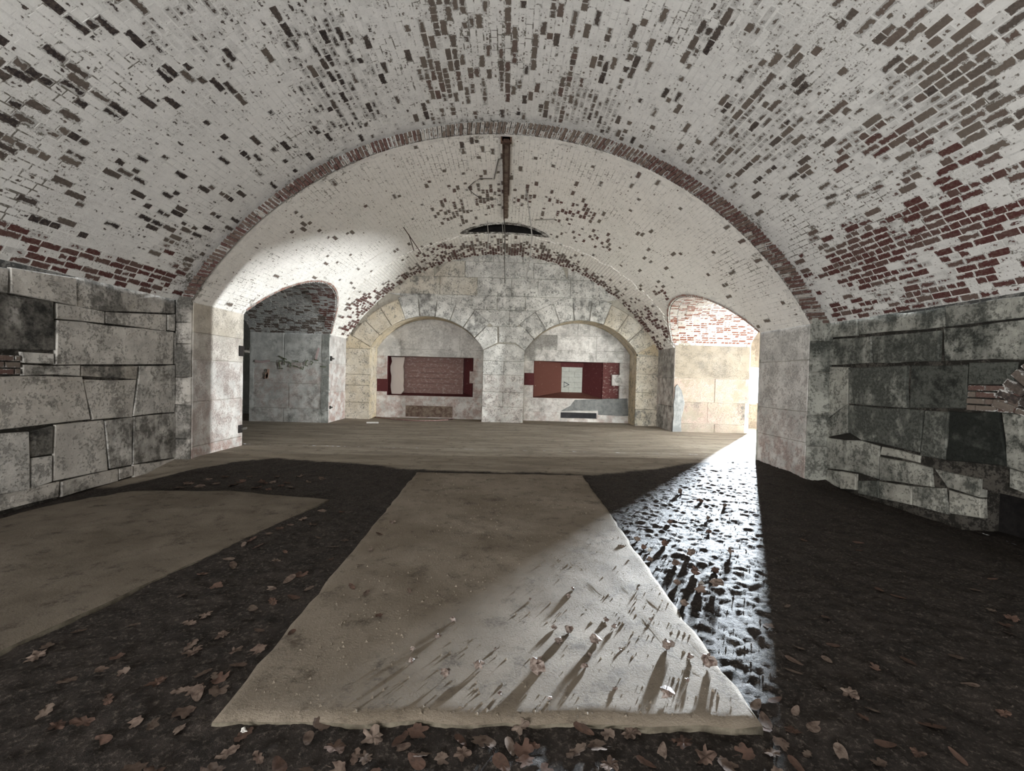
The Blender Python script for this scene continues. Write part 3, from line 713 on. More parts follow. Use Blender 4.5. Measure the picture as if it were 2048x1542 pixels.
# ---- back wall: ashlar courses, two arched recesses, pier between
RC = {'L': (-2.58, 1.81), 'R': (2.39, 1.81)}
ZSP, RISE = 2.34, 1.03
RA = (1.81**2+RISE**2)/(2*RISE); ZC = ZSP+RISE-RA
wallB = None
gv, gf = [], []
cells = .05; x0b = -5.4; nxb = 212; nzb = 112
idx = {}
def in_recess(x, z, g):
    for s in RC:
        c = RC[s][0]
        if abs(x-c) < 1.81+g and z < ZSP: return True
        if z >= ZSP-.1 and math.hypot(x-c, z-ZC) < RA+g and abs(x-c) < 1.81+g: return True
    return False
for j in range(nzb):
    for i in range(nxb):
        xa, za = x0b+i*cells, -.1+j*cells
        if in_recess(xa+.025, za+.025, .038): continue
        q = []
        for (di, dj) in ((0, 0), (1, 0), (1, 1), (0, 1)):
            k = (i+di, j+dj)
            if k not in idx: idx[k] = len(gv); gv.append((x0b+k[0]*cells, Y2+.04, -.1+k[1]*cells))
            q.append(idx[k])
        gf.append(q)
wallB = struct(obj('wall_back', mesh('wall_back', gv, gf), M['joint_pale']), 'pale limestone end wall with twin arched recesses')
pB = pl_y(Y2+.03)
def vx(z, g=.06):   # half width of the far vault at height z
    zz = z-VF[1]; return math.sqrt(max(.0004, (VF[2]+g)**2-zz*zz)) if zz < VF[2]+g else .02
# recess reveals
for s in RC:
    c = RC[s][0]; pts = [(c-1.81, -.1), (c-1.81, ZSP)]
    a0 = math.asin(1.81/RA)
    pts += [(c+RA*math.sin(-a0+2*a0*i/28), ZC+RA*math.cos(-a0+2*a0*i/28)) for i in range(29)]+[(c+1.81, -.1)]
    rv = strip('reveal', [(x, Y2+.0, z) for x, z in pts], [(x, Y3+.05, z) for x, z in pts], M['back'], wallB, False); rv['warm'] = .75; rv['stain'] = .05 if s == 'L' else .15
# voussoirs
xc = -.095
for s in RC:
    c = RC[s][0]; a0 = math.asin(1.81/RA); inner = 1 if s == 'L' else -1
    n = 9
    for i in range(n):
        # leave the springer next to the central pier to its own stones
        lo, hi = -a0+2*a0*i/n, -a0+2*a0*(i+1)/n
        if (s == 'L' and i == n-1) or (s == 'R' and i == 0): continue
        P = [(c+RA*math.sin(lo+(hi-lo)*k/3), ZC+RA*math.cos(lo+(hi-lo)*k/3)) for k in range(4)]
        def outer(t):
            ro = 2.86 if 2 < i < 6 else 2.80
            for k in range(200):
                x, z = c+ro*math.sin(t), ZC+ro*math.cos(t)
                if math.hypot(x-VF[0], z-VF[1]) < VF[2]+.05: break
                ro -= .01
            return max(ro, RA+.12)
        P += [(c+outer(t)*math.sin(t), ZC+outer(t)*math.cos(t)) for t in (hi, (lo+hi)/2, lo)]
        P = clip(P, (inner, 0), inner*xc-.22)
        outside = (i < 3) if s == 'L' else (i > 5)
        block('voussoir', P, M['back'], wallB, pB, .042+.006*((i*7) % 3), .020, .009, .004, .4, seed=400+i+(20 if s == 'R' else 0), warm=(.55 if s == 'L' else .45) if outside else .0, stain=.02 if outside else .0+.14*((i*5) % 3), soot=0.)
# jamb stones outside the recesses
for s, (xa, xb) in {'L': (XL-.03, RC['L'][0]-1.81), 'R': (RC['R'][0]+1.81, XR+.03)}.items():
    zs = [-.1, .55, 1.1, 1.45 if s == 'L' else 1.7, ZSP-.06]
    for j in range(4): block('stone_block', [(xa, zs[j]), (xb, zs[j]), (xb, zs[j+1]), (xa, zs[j+1])], M['back'], wallB, pB, .036, .012, .005, .004, seed=450+j, warm=.55 if s == 'L' else .45, stain=(.25 if (s == 'R' and j == 0) else -.02))
    # haunch stone up to the vault
    sg = -1 if s == 'L' else 1; c = RC[s][0]
    P = [(xb, ZSP-.06), (c+sg*RA*math.sin(a0), ZSP)]; 
    P += [(VF[0]+sg*vx(z, .05), z) for z in (2.75, 2.55, ZSP-.06)]
    block('haunch_stone', P, M['back'], wallB, pB, .034, .012, .004, .003, seed=470, warm=.75)
# springers on top of the central pier and its courses
def bp(u, v): p = on_y(u, v, Y2); return (p.x, p.z)
block('springer_stone', [bp(972, 653), bp(995, 653), bp(995, 685), (RC['L'][0]+1.81, ZSP)]+[(RC['L'][0]+RA*math.sin(a0*k), ZC+RA*math.cos(a0*k)) for k in (.93, .86, .785)], M['back'], wallB, pB, .045, .014, .006, .003, seed=480, stain=.08)
block('springer_stone', [bp(997, 685), bp(997, 653), bp(1046, 653)]+[(RC['R'][0]-RA*math.sin(a0*k), ZC+RA*math.cos(a0*k)) for k in (.785, .86, .93)]+[(RC['R'][0]-1.81, ZSP), bp(1030, 686)], M['back'], wallB, pB, .045, .014, .006, .003, seed=481, stain=.05)
xa, xb = RC['L'][0]+1.81, RC['R'][0]-1.81
zs = [-.1, .52, 1.0, 1.55, 2.0, 2.34]
for j in range(5):
    k = 2 if j in (1, 3) else 1
    for i in range(k):
        a, b = xa+(xb-xa)*i/k, xa+(xb-xa)*(i+1)/k
        P = [(a, zs[j]), (b, zs[j]), (b, zs[j+1]), (a, zs[j+1])]
        if j == 4: P = [(xa, zs[j]), (xb, zs[j]), (xb, ZSP), bp(1030, 688), bp(996, 687), (xa, ZSP)]
        block('stone_block', P, M['back'], wallB, pB, .04, .012, .005, .004, seed=490+j*3+i, stain=-.05+.05*(j % 2), blush=.35 if j < 3 else 0)
# spandrel courses above, cut to the vault
cz = [bp(1000, v)[1] for v in (653, 620, 592, 556, 524)]+[5.5]
spl = [[-1.1, .05, .9], [-1.4, -.35, .55, 1.5], [-2.2, -1.0, .1, .95, 2.0], [-2.4, -1.4, -.1, .8, 1.9], [-1.5, -.5, .45, 1.2]]
for j in range(5):
    za, zb = cz[j], cz[j+1]
    def lim(sg, z):
        L = vx(z, .05)
        x = VF[0]+sg*L
        c = RC['L' if sg < 0 else 'R'][0]; d = 2.80**2-(z-ZC)**2
        if d > 0:
            e = c-sg*math.sqrt(d)
            if za < ZC+2.7: x = (max(x, e) if sg < 0 else min(x, e))
        return x
    xs0 = [lim(-1, za)]+[q for q in spl[j] if lim(-1, za)+.15 < q < lim(1, za)-.15]+[lim(1, za)]
    for i in range(len(xs0)-1):
        P = [(xs0[i], za), (xs0[i+1], za), (min(xs0[i+1], lim(1, zb)) if i == len(xs0)-2 else min(xs0[i+1], lim(1, zb)), zb), (max(xs0[i], lim(-1, zb)), zb)]
        if i == len(xs0)-2: P[2] = (lim(1, zb), zb)
        if i == 0: P[3] = (lim(-1, zb), zb)
        if j == 4: P = [p for p in [(xs0[i], za), (xs0[i+1], za)]]+[(VF[0]+t, math.sqrt((VF[2]+.05)**2-t*t)+VF[1]) for t in np.linspace(xs0[i+1]-VF[0], xs0[i]-VF[0], 5)]
        block('stone_block', P, M['back'], wallB, pB, .030+.004*((i+j) % 3), .010, .004, .004, seed=520+j*7+i, stain=(.08, .08, .03, .02, .16)[j]+.06*((i*3+j) % 3), warm=.3 if xs0[i] < -2 else 0)
# infill panels of the recesses with their embrasures
p3 = pl_y(Y3)
def q3(u, v): p = on_y(u, v, Y3-.03); return (p.x, p.z)
def infill(s, hole, notchL, notchR, rows, seed, props):
    c = RC[s][0]; a0 = math.asin(1.81/RA)
    arch = [(c+RA*math.sin(-a0+2*a0*i/24), ZC+RA*math.cos(-a0+2*a0*i/24)) for i in range(25)]
    full = [(c-1.81, -.1)]+arch+[(c+1.81, -.1)]
    x0, x1, z0, z1 = hole
    def cut(xa, xb, za, zb):
        P = full
        for nn, d in (((-1, 0), -xa), ((1, 0), xb), ((0, -1), -za), ((0, 1), zb)):
            P = clip(P, nn, d)
            if len(P) < 3: return []
        return P
    L, R = c-1.82, c+1.82
    nl, nr = notchL, notchR
    cells = [(L, R, rows[0], z0)] if s == 'L' else []
    if s == 'R': cells = [(L, R, .33, z0)]
    zt = z1
    cells += [(L, x0, z0, nl[1]), (L, nl[0], nl[1], nl[2]), (L, x0, nl[2], z1), (x1, R, z0, nr[1]), (nr[0], R, nr[1], nr[2]), (x1, R, nr[2], z1)]
    up = [z1]+[z for z in rows[1:] if z > z1+.1]+[3.6]
    for j in range(len(up)-1):
        sp = props['split'][j % len(props['split'])]
        xs = [L]+list(sp)+[R]
        for i in range(len(xs)-1): cells.append((xs[i], xs[i+1], up[j], up[j+1]))
    for i, ce in enumerate(cells):
        P = cut(*ce)
        if P:
            st = props['stain'][i % len(props['stain'])]
            block('infill_stone', P, M['plaster'], wallB, p3, .03, .006, .002, .002, .5, seed=seed+i, stain=st, blush=props['blush'] if i < 7 else 0, wob=.003)
h = q3(773, 790) + q3(947, 716)
holeL = (h[0], h[2], h[1], h[3])
infill('L', holeL, (q3(763, 0)[0], q3(0, 762)[1]-.02, q3(0, 737)[1]-.02), (q3(957, 0)[0], q3(957, 767)[1], q3(957, 743)[1]), [-.1, 2.35], 600, dict(stain=[-.1, -.05, 0, -.05, 0, 0, 0, -.1, -.1, -.05, .1], blush=.75, split=[[-1.55], [-1.6]]))
h = q3(1066, 795) + q3(1240, 726)
holeR = (h[0], h[2], h[1], h[3])
infill('R', holeR, (q3(1057, 0)[0], q3(1057, 770)[1], q3(1057, 746)[1]), (q3(1247, 0)[0], q3(1247, 772)[1], q3(1247, 750)[1]), [-.1, 2.45, 2.95], 640, dict(stain=[.0, 0, 0, 0, .05, .05, .05, .2, -.15, .3, -.1, -.1], blush=.2, split=[[3.05], [1.7, 3.05], [2.4]]))
# closing backs
boxes('leak_screen', [(-7.0, 7.0, 16.2, 16.3, -.3, 7)], M['void'], wallB)  # unseen backing added to keep sky light out of the stone gaps
boxes('recess_back', [(-4.6, -.5, Y3+.75, Y3+.85, -.1, 3.6), (.4, 4.4, Y3+.75, Y3+.85, -.1, 3.6), (-4.6, -.5, Y3+.02, Y3+.80, 2.3, 2.36), (.4, 4.4, Y3+.02, Y3+.8, 2.4, 2.46)], M['void'], wallB)
def quad(name, pts, mat, parent, th=.03):
    """a slab through four points, thickened away from the viewer"""
    P = [Vector(p) for p in pts]; nn = (P[1]-P[0]).cross(P[3]-P[0]).normalized()
    if nn.y < 0: nn = -nn
    V = P+[p+nn*th for p in P]
    return obj(name, mesh(name, V, [(0, 1, 2, 3), (7, 6, 5, 4), (0, 4, 5, 1), (1, 5, 6, 2), (2, 6, 7, 3), (3, 7, 4, 0)]), mat, parent)
boxes('notch_back', [(q3(760, 0)[0], holeL[0]+.03, Y3+.01, Y3+.03, holeL[2], holeL[3]), (holeL[1]-.03, q3(960, 0)[0], Y3+.01, Y3+.03, holeL[2], holeL[3]), (q3(1054, 0)[0], holeR[0]+.02, Y3+.01, Y3+.03, holeR[2], holeR[3])], M['red_dark'], wallB)
# left embrasure: red cheeks, peeling plaster pier, rosy boarded back
x0, x1, z0, z1 = holeL
def w3(u, v, d): p = on_y(u, v, Y3+d); return (p.x, Y3+d, p.z)
yb = Y3+.38
quad('cheek', [(x0-.2, Y3+.03, z0-.02), (x0+.22, yb, z0-.02), (x0+.22, yb, z1+.05), (x0-.2, Y3+.03, z1+.05)], M['red_dark'], wallB)
quad('cheek', [(x1+.25, Y3+.03, z0-.02), (x1-.42, yb+.12, z0-.02), (x1-.42, yb+.12, z1+.05), (x1+.25, Y3+.03, z1+.05)], M['red_dark'], wallB)
quad('sill', [(x0-.3, Y3+.0, z0-.02), (x1+.3, Y3+.0, z0-.02), (x1+.3, yb+.1, z0+.12), (x0-.3, yb+.1, z0+.12)], M['red_dark'], wallB)
quad('soffit', [(x0-.3, Y3, z1+.02), (x1+.3, Y3, z1+.02), (x1+.3, yb+.1, z1-.02), (x0-.3, yb+.1, z1-.02)], M['rosy'], wallB)
nb = 7
for i in range(nb):
    a, b = z0+.06+(z1-z0-.06)*i/nb, z0+.06+(z1-z0-.06)*(i+1)/nb
    bx0, bx1 = w3(806, 750, .36)[0], x1-.36
    block('board', [(bx0, a), (bx1, a), (bx1, b), (bx0, b)], M['rosy'], wallB, pl_y(yb-.02), .02+.004*(i % 2), .006, .003, .004, .4, seed=700+i)
pz = []
bx0, bx1 = w3(782, 750, .2)[0], w3(807, 750, .2)[0]
rr = random.Random(3)
zz = list(np.linspace(z0+.0, z1-.02, 9))
P = [(bx0+rr.uniform(-.03, .03)+(.06 if i == 0 else 0), z) for i, z in enumerate(zz)][::-1]+[(bx1+rr.uniform(-.03, .03)-(.08 if i == 0 else 0), z) for i, z in enumerate(zz)]
block('plaster_strip', P[::-1], M['plaster_peel'], wallB, pl_y(Y3+.22), .02, .01, 0, .006, .2, seed=711)
# right embrasure: splayed red cheeks narrowing to a blocked opening
x0, x1, z0, z1 = holeR
yt = Y3+.66
tx0, tz0 = w3(1122, 785, .66)[0], w3(1122, 785, .66)[2]; tx1, tz1 = w3(1165, 734, .66)[0], w3(1165, 734, .66)[2]
quad('cheek', [(x0-.2, Y3+.03, z0-.05), (tx0, yt, z0-.05), (tx0, yt, z1+.05), (x0-.2, Y3+.03, z1+.05)], M['red'], wallB)
cx1 = w3(1206, 750, .12)[0]
quad('cheek', [(cx1, Y3+.12, z0-.05), (tx1, yt, z0-.05), (tx1, yt, z1+.05), (cx1, Y3+.12, z1+.05)], M['red_dark'], wallB)
quad('cheek_face', [(cx1-.01, Y3+.10, z0-.02), (x1+.25, Y3+.06, z0-.02), (x1+.25, Y3+.06, z1+.05), (cx1-.01, Y3+.10, z1+.05)], M['red_peel'], wallB)
quad('sill', [(x0-.3, Y3+.0, z0-.03), (x1+.3, Y3+.0, z0-.03), (x1+.1, yt, tz0+.02), (x0-.1, yt, tz0+.02)], M['red'], wallB)
quad('soffit', [(x0-.3, Y3, z1+.03), (x1+.3, Y3, z1+.03), (x1, yt, z1-.02), (x0, yt, z1-.02)], M['red_dark'], wallB)
quad('lintel', [(tx0-.03, yt-.03, tz1-.02), (tx1+.03, yt-.03, tz1-.02), (tx1+.03, yt-.03, z1+.05), (tx0-.03, yt-.03, z1+.05)], M['red_dark'], wallB)
nz, k = 5, 0
for j in range(nz):
    a, b = tz0+(tz1-tz0)*j/nz, tz0+(tz1-tz0)*(j+1)/nz
    xs = [tx0, tx0+(tx1-tx0)*(.62 if j % 2 else .36), tx1]
    for i in range(2):
        k += 1; block('filler_block', [(xs[i], a), (xs[i+1], a), (xs[i+1], b), (xs[i], b)], M['block_grey'], wallB, pl_y(yt+.0), .012, .004, .002, .001, .6, seed=720+k, wob=.001)
# triangular mark painted on the blocks
tri = [w3(1128.5, 764, .64), w3(1138, 769.5, .64), w3(1128, 774, .64)]
tri = [Vector((p[0], yt-.016, p[2])) for p in tri]
mark = tube('painted_triangle', tri+[tri[0], tri[1]], .016, M['ink'], wallB, 5)
# low openings at the foot
a, b = q3(811, 833), q3(905, 813)
boxes('foot_niche_panel', [(a[0], b[0], Y3-.045, Y3-.025, a[1], b[1])], M['rust_beam'], wallB)
# right recess foot: grey cement patch round a black slot
sa, sb = q3(1121, 836), q3(1194, 823)
L, R = RC['R'][0]-1.82, RC['R'][0]+1.82
for i, ce in enumerate([(L, sa[0], .0, .33), (sb[0], R, .0, .33), (sa[0], sb[0], sb[1], .33), (L, R, -.15, .0), (sa[0], sb[0], 0, sa[1])]):
    x0, x1, z0, z1 = ce
    if z1-z0 > .02: block('infill_stone', [(x0, z0), (x1, z0), (x1, z1), (x0, z1)], M['plaster'], wallB, p3, .03, .006, .001, .001, .5, seed=760+i, stain=-.05, blush=.5)
P = [q3(*q) for q in ((1121, 822), (1140, 812), (1150, 800), (1255, 797), (1258, 832), (1196, 830), (1196, 821))]
block('cement_patch', P, M['cement'], wallB, p3, .036, .006, 0, .01, .15, seed=770)
P = [q3(*q) for q in ((1125, 718), (1060, 718), (1060, 712), (1125, 712))]

# ---- rear gorge wall (behind the camera), next casemates, ends of the passages
wallG = struct(boxes('wall_rear', [(-5.6, -4.9, -5.3, -5.0, -.3, 6), (-.3, 5.5, -5.3, -5.0, -.3, 6), (-4.9, -.3, -5.3, -5, 1.8, 6), (-4.9, -.3, -5.3, -5, -.3, .3)], M['ashlar']), 'rear wall with a low opening added for the fill light')
def end_wall(side, X, name):
    sg = -1 if side == 'L' else 1; p = PASS[side]; ys = list(np.linspace(p['a'], p['b'], 33))
    o = strip(name, [Vector((X, y, arch_z(side, y))) for y in ys], [Vector((X, y, 5.6)) for y in ys], M['plaster_dim' if side == 'L' else 'plaster'], None, False)
    return struct(o, 'wall over the passage seen from the next room')
end_wall('L', PL, 'wall_left_far'); end_wall('R', PR, 'wall_right_far')
struct(boxes('wall_side_room_left', [(PL-.02, PL+.1, 3, JNL, -.2, 5.6), (PL-.02, PL+.1, JFL, 15.3, -.2, 5.6), (-12.3, -12.2, 3, 15.3, -.2, 5.6), (-12.3, PL, 15.2, 15.3, -.2, 5.6), (-12.3, PL, 2.9, 3, -.2, 5.6)], M['plaster_dim']), 'dim walls of the casemate to the left')
struct(boxes('ceiling_side_room_left', [(-12.3, PL+.1, 2.9, 15.3, 5.5, 5.6)], M['plaster_dim']), 'ceiling of the casemate to the left')
wx0, wx1, wz0, wz1 = 7.92, 8.48, .86, 2.0
struct(boxes('wall_side_room_right', [(PR-.1, PR+.02, 3, JNR, -.2, 5.6), (PR-.1, PR+.02, JFR, 15.3, -.2, 5.6),
    (17.1, 17.18, 3, 9.42, -.2, 5.6), (17.1, 17.18, 9.68, 15.3, -.2, 5.6), (17.1, 17.18, 9.42, 9.68, -.2, .9), (17.1, 17.18, 9.42, 9.68, 2.2, 5.6), (PR, 9.4, 2.9, 3, -.2, 5.6), (13.6, 17.4, 2.9, 3, -.2, 5.6), (9.4, 13.6, 2.9, 3, 2.2, 5.6)], M['room_stone']), 'lit walls of the casemate to the right')
struct(boxes('ceiling_side_room_right', [(PR-.1, 17.4, 2.9, 15.3, 5.5, 5.6)], M['room_stone']), 'ceiling of the casemate to the right')
struct(boxes('wall_side_room_end', [(PR, wx0, Y2, Y2+.14, -.2, 5.6), (wx1, 17.4, Y2, Y2+.14, -.2, 5.6), (wx0, wx1, Y2, Y2+.14, -.2, wz0), (wx0, wx1, Y2, Y2+.14, wz1, 5.6)], M['plaster_end']), 'tan end wall of the casemate to the right, round its slit window')
wn = struct(boxes('window_1', [(wx0-.01, wx0+.04, Y2-.03, Y2+.1, wz0-.04, wz1+.02), (wx1-.04, wx1+.01, Y2-.03, Y2+.1, wz0-.04, wz1+.02), (wx0, wx1, Y2-.05, Y2+.1, wz0-.06, wz0)], M['rust_beam']), 'bright slit window beyond the right opening')

# ================================================================== THINGS
# ---- concrete slabs
def slab(name, poly, top, th, label, seed, mat='concrete'):
    P = [Vector((p[0], p[1])) for p in poly]; r = random.Random(seed); out = []
    for i in range(len(P)):
        a, b = P[i], P[(i+1) % len(P)]; k = max(1, int((b-a).length/.12))
        for j in range(k):
            q = a.lerp(b, j/k); nn = Vector((-(b-a).y, (b-a).x)).normalized()
            out.append(q+nn*(.03*(float(fbm(q.x*3, q.y*3, seed))-.5)+r.uniform(-.012, .012)))
    cx = sum(p.x for p in out)/len(out); cy = sum(p.y for p in out)/len(out); c = Vector((cx, cy)); n = len(out)
    K = 44; V, Fc = [], []
    def zt(x, y): return top+.018*(float(fbm(x*2.2, y*2.2, seed+.5))-.5)+.016*(float(fbm(x*9, y*9, seed))-.5)
    for k in range(K):
        f = 1-k/K
        for p in out:
            q = c+(p-c)*f
            e = .014 if k == 0 else 0
            V.append((q.x-cx, q.y-cy, zt(q.x, q.y)-e))
    V.append((0, 0, zt(cx, cy)))
    for k in range(K-1):
        for i in range(n): Fc.append((k*n+i, k*n+(i+1) % n, (k+1)*n+(i+1) % n, (k+1)*n+i))
    for i in range(n): Fc.append(((K-1)*n+i, (K-1)*n+(i+1) % n, K*n))
    b = len(V)
    for p in out: V.append((p.x-cx+(p.x-cx)*.004, p.y-cy, top-.035)); 
    for p in out: V.append((p.x-cx, p.y-cy, top-th))
    for i in range(n):
        j = (i+1) % n; Fc += [(i, b+i, b+j, j), (b+i, b+n+i, b+n+j, b+j)]
    me = mesh(name, V, Fc, True); me.materials.append(M[mat]); me.materials.append(M['moss'])
    for pg in me.polygons[-2*n:]: pg.material_index = 1
    o = obj(name, me, None, None, Matrix.Translation((cx, cy, -.014)))
    return tag(o, label, 'slab')
slab('concrete_slab', [(-1.19, 1.86), (1.135, 1.87), (1.196, 6.75), (-1.31, 6.70)], .055, .14, 'long rectangular concrete slab in the middle of the floor, crossed by the light', 3)
slab('concrete_slab', [(-2.79, 1.2), (-2.01, 5.18), (-3.27, 5.46), (-4.4, 5.34), (-4.78, 4.7), (-4.85, 1.2)], .05, .14, 'dim concrete slab on the left beside the block wall', 4, 'concrete_dimmed')

# ---- rusty channel along the crown of the far vault
e = bpy.data.objects.new('ceiling_channel', None); C.objects.link(e); e.location = (-.1, 7.4, 5.4)
tag(e, 'rusty iron channel fixed along the crown of the far vault', 'channel')
def cbox(name, b, mat): 
    o = boxes(name, [b], mat); o.parent = e; o.matrix_parent_inverse = e.matrix_world.inverted() if False else Matrix.Translation((.1, -7.4, -5.4)); return o
zc0 = VF[1]+VF[2]
cbox('back_plate', (-.16, -.04, 7.36, 9.6, zc0-.035, zc0+.0), M['rust_beam'])
cbox('flange', (-.165, -.145, 7.36, 11.05, zc0-.075, zc0+.0), M['rust'])
cbox('flange', (-.055, -.035, 7.36, 9.6, zc0-.06, zc0+.0), M['rust'])
cbox('end_plate', (-.15, -.06, 9.6, 11.05, zc0-.03, zc0), M['rust_beam'])
cbox('bracket', (-.19, -.01, 7.36, 7.42, zc0-.09, zc0+.02), M['rust'])

# ---- wires and rods hanging from the far vault
def vw(u, v, d=.0):
    p = on_vault(u, v, VF); return p+(Vector((0, 0, EYE))-p).normalized()*d
def at_depth(u, v, y): return on_y(u, v, y)
WR = [('hanging_rod', [(1008, 436), (1010, 470), (1009, 520), (1010, 566)], 11.1, .012, 'wire', 'thin dark rod hanging straight down from the crown in front of the end wall'),
      ('hanging_rod', [(1052, 380), (1058, 420), (1064, 470), (1060, 515), (1052, 558)], 11.4, .012, 'wire_pale', 'pale bent rod hanging to the right of the straight rod'),
      ('hanging_wire', [(974, 442), (977, 470), (975, 500)], 11.3, .009, 'wire_pale', 'short pale wire hanging across the left end of the vent slot'),
      ('hanging_wire', [(1004, 446), (1006, 465), (1005, 500), (1007, 520)], 11.2, .008, 'wire_pale', 'pale wire hanging across the middle of the vent slot')]
for nm, pts, y, rd, mt, lb in WR:
    top = on_vault(pts[0][0], pts[0][1], VF); P = [top+Vector((0, 0, .03))]+[on_y(u, v, top.y) for u, v in pts[1:]]
    tag(tube(nm, P, rd, M[mt]), lb, 'rod' if 'rod' in nm else 'wire')
tag(tube('loose_wire', [vw(u, v, .06) for u, v in [(993, 398), (975, 398), (958, 395), (944, 385), (936, 375), (948, 364), (960, 357), (985, 357)]], .008, M['wire']), 'bent wire loop left of the rusty channel', 'wire')
tag(tube('loose_wire', [vw(u, v, .04) for u, v in [(988, 358), (994, 330), (997, 318), (1004, 316)]], .008, M['wire']), 'kinked wire rising beside the rusty channel', 'wire')
tag(tube('rod_end', [vw(1070, 440, .0), vw(1088, 439, .2), vw(1110, 438, .3)], .012, M['wire_pale']), 'short pale rod stub right of the vent slot', 'rod')
for a, b, lb in (((808, 456), (842, 506), 'longer of two thin rods sticking out of the left vault'), ((818, 470), (828, 502), 'shorter of two thin rods sticking out of the left vault')):
    p = vw(*a); q = on_y(b[0], b[1], p.y-.1); tag(tube('iron_rod', [p+(p-q)*.05, p.lerp(q, .5), q], .010, M['rust']), lb, 'rod')

# ---- iron door pintles on the jambs of the left opening
def pintle(name, loc, label, big=1.0):
    t = bpy.data.objects.new(name, None); C.objects.link(t); t.location = loc; tag(t, label, 'pintle', None)
    for nm, b, mt in (('wall_plate', (-.0, .02, -.13*big, .02, -.10*big, .10*big), 'iron'), ('strap', (-.0, .05, -.02, .16*big, -.022, .022), 'wire')):
        boxes(nm, [b], M[mt], t)
    if big > .8: tube('pin', [(.03, .15*big, -.03), (.03, .15*big, .07)], .018, M['iron'], t)
    return t
p = on_x(481, 702, XL); pintle('iron_pintle', (XL+.002, JNL-.03, p.z), 'iron pintle with a pale strap high on the near jamb of the left opening')
p = on_x(483, 857, XL); pintle('iron_pintle', (XL+.002, JNL-.05, p.z), 'dark iron pintle low on the near jamb of the left opening', .75)
p = on_x(661, 717, XL); pintle('iron_pintle', (XL+.002, JFL+.15, p.z), 'small black iron pintle on the far jamb of the left opening', .7)
p = on_x(659, 815, XL); pintle('iron_pintle', (XL+.002, JFL+.12, p.z), 'rusty iron stub near the foot of the far jamb', .45)

# ---- spray-paint scrawl on the back of the left passage
def stroke(pts, w):
    P = [on_y(u, v, JFL) for u, v in pts]; V, Fc = [], []
    for i, p in enumerate(P):
        d = (P[min(i+1, len(P)-1)]-P[max(i-1, 0)]).normalized(); s = Vector((-d.z, 0, d.x))*w/2
        V += [Vector((p.x+s.x, JFL-.009, p.z+s.z)), Vector((p.x-s.x, JFL-.009, p.z-s.z)), Vector((p.x+s.x, JFL-.003, p.z+s.z)), Vector((p.x-s.x, JFL-.003, p.z-s.z))]
    for i in range(len(P)-1):
        a, b = 4*i, 4*i+4; Fc += [(a, b, b+1, a+1), (a, a+2, b+2, b), (a+1, b+1, b+3, a+3)]
    return V, Fc
def scrawl(name, strokes, w, mat, label):
    t = bpy.data.objects.new(name, None); C.objects.link(t); t.location = on_y(*strokes[0][0], JFL)
    for q in strokes:
        v, f = stroke(q, w); obj('stroke', mesh('stroke', [p-t.location for p in v], f), mat, t)
    return tag(t, label, 'graffiti')
scrawl('graffiti', [[(558, 712), (566, 716), (574, 719)], [(557, 722), (566, 722)], [(558, 724), (560, 735)], [(558, 737), (566, 737)], [(568, 716), (569, 730)],
    [(616, 720), (612, 724), (611, 731), (616, 732)], [(621, 722), (626, 724), (622, 730)], [(628, 719), (637, 721)], [(590, 722), (597, 723)], [(600, 735), (606, 739), (607, 733)], [(640, 733), (652, 734)], [(575, 723), (582, 727), (580, 735)], [(586, 731), (596, 734)]], .028, M['graf_green'], 'faded dull green spray-paint scrawl on the grey wall of the left passage')
scrawl('graffiti', [[(537, 738), (536, 748), (531, 757)], [(533, 745), (535, 757)]], .07, M['graf_orange'], 'small orange spray-paint smear on the grey wall of the left passage')
scrawl('graffiti', [[(638, 696), (634, 708), (632, 720)], [(510, 722), (525, 724), (540, 721)]], .06, M['graf_pink'], 'faint pink spray-paint smears on the grey wall of the left passage')

# ---- rubbish at the foot of the back wall
def gz(x, y): return float(ground(np.array([x]), np.array([y]))[0][0])
p = on_z(745, 846, .03); tag(boxes('pale_batten', [(-.17, .17, -.035, .035, -.012, .03)], M['pebble']), 'short pale batten lying on the floor before the left recess', 'batten')
bpy.data.objects['pale_batten'].matrix_world = Matrix.Translation((p.x, p.y, gz(p.x, p.y)+.02)) @ Matrix.Rotation(.25, 4, 'Z')
pts = [on_z(u, v, .04) for u, v in ((752, 833), (790, 838), (830, 841), (870, 841), (905, 838))]
tag(tube('bent_lath', [Vector((q.x, min(q.y, Y2+.55), gz(q.x, min(q.y, Y2))+.02)) for q in pts], .022, M['rosy']), 'long bent lath lying along the foot of the left recess', 'lath')
p = on_z(888, 837, .04); 

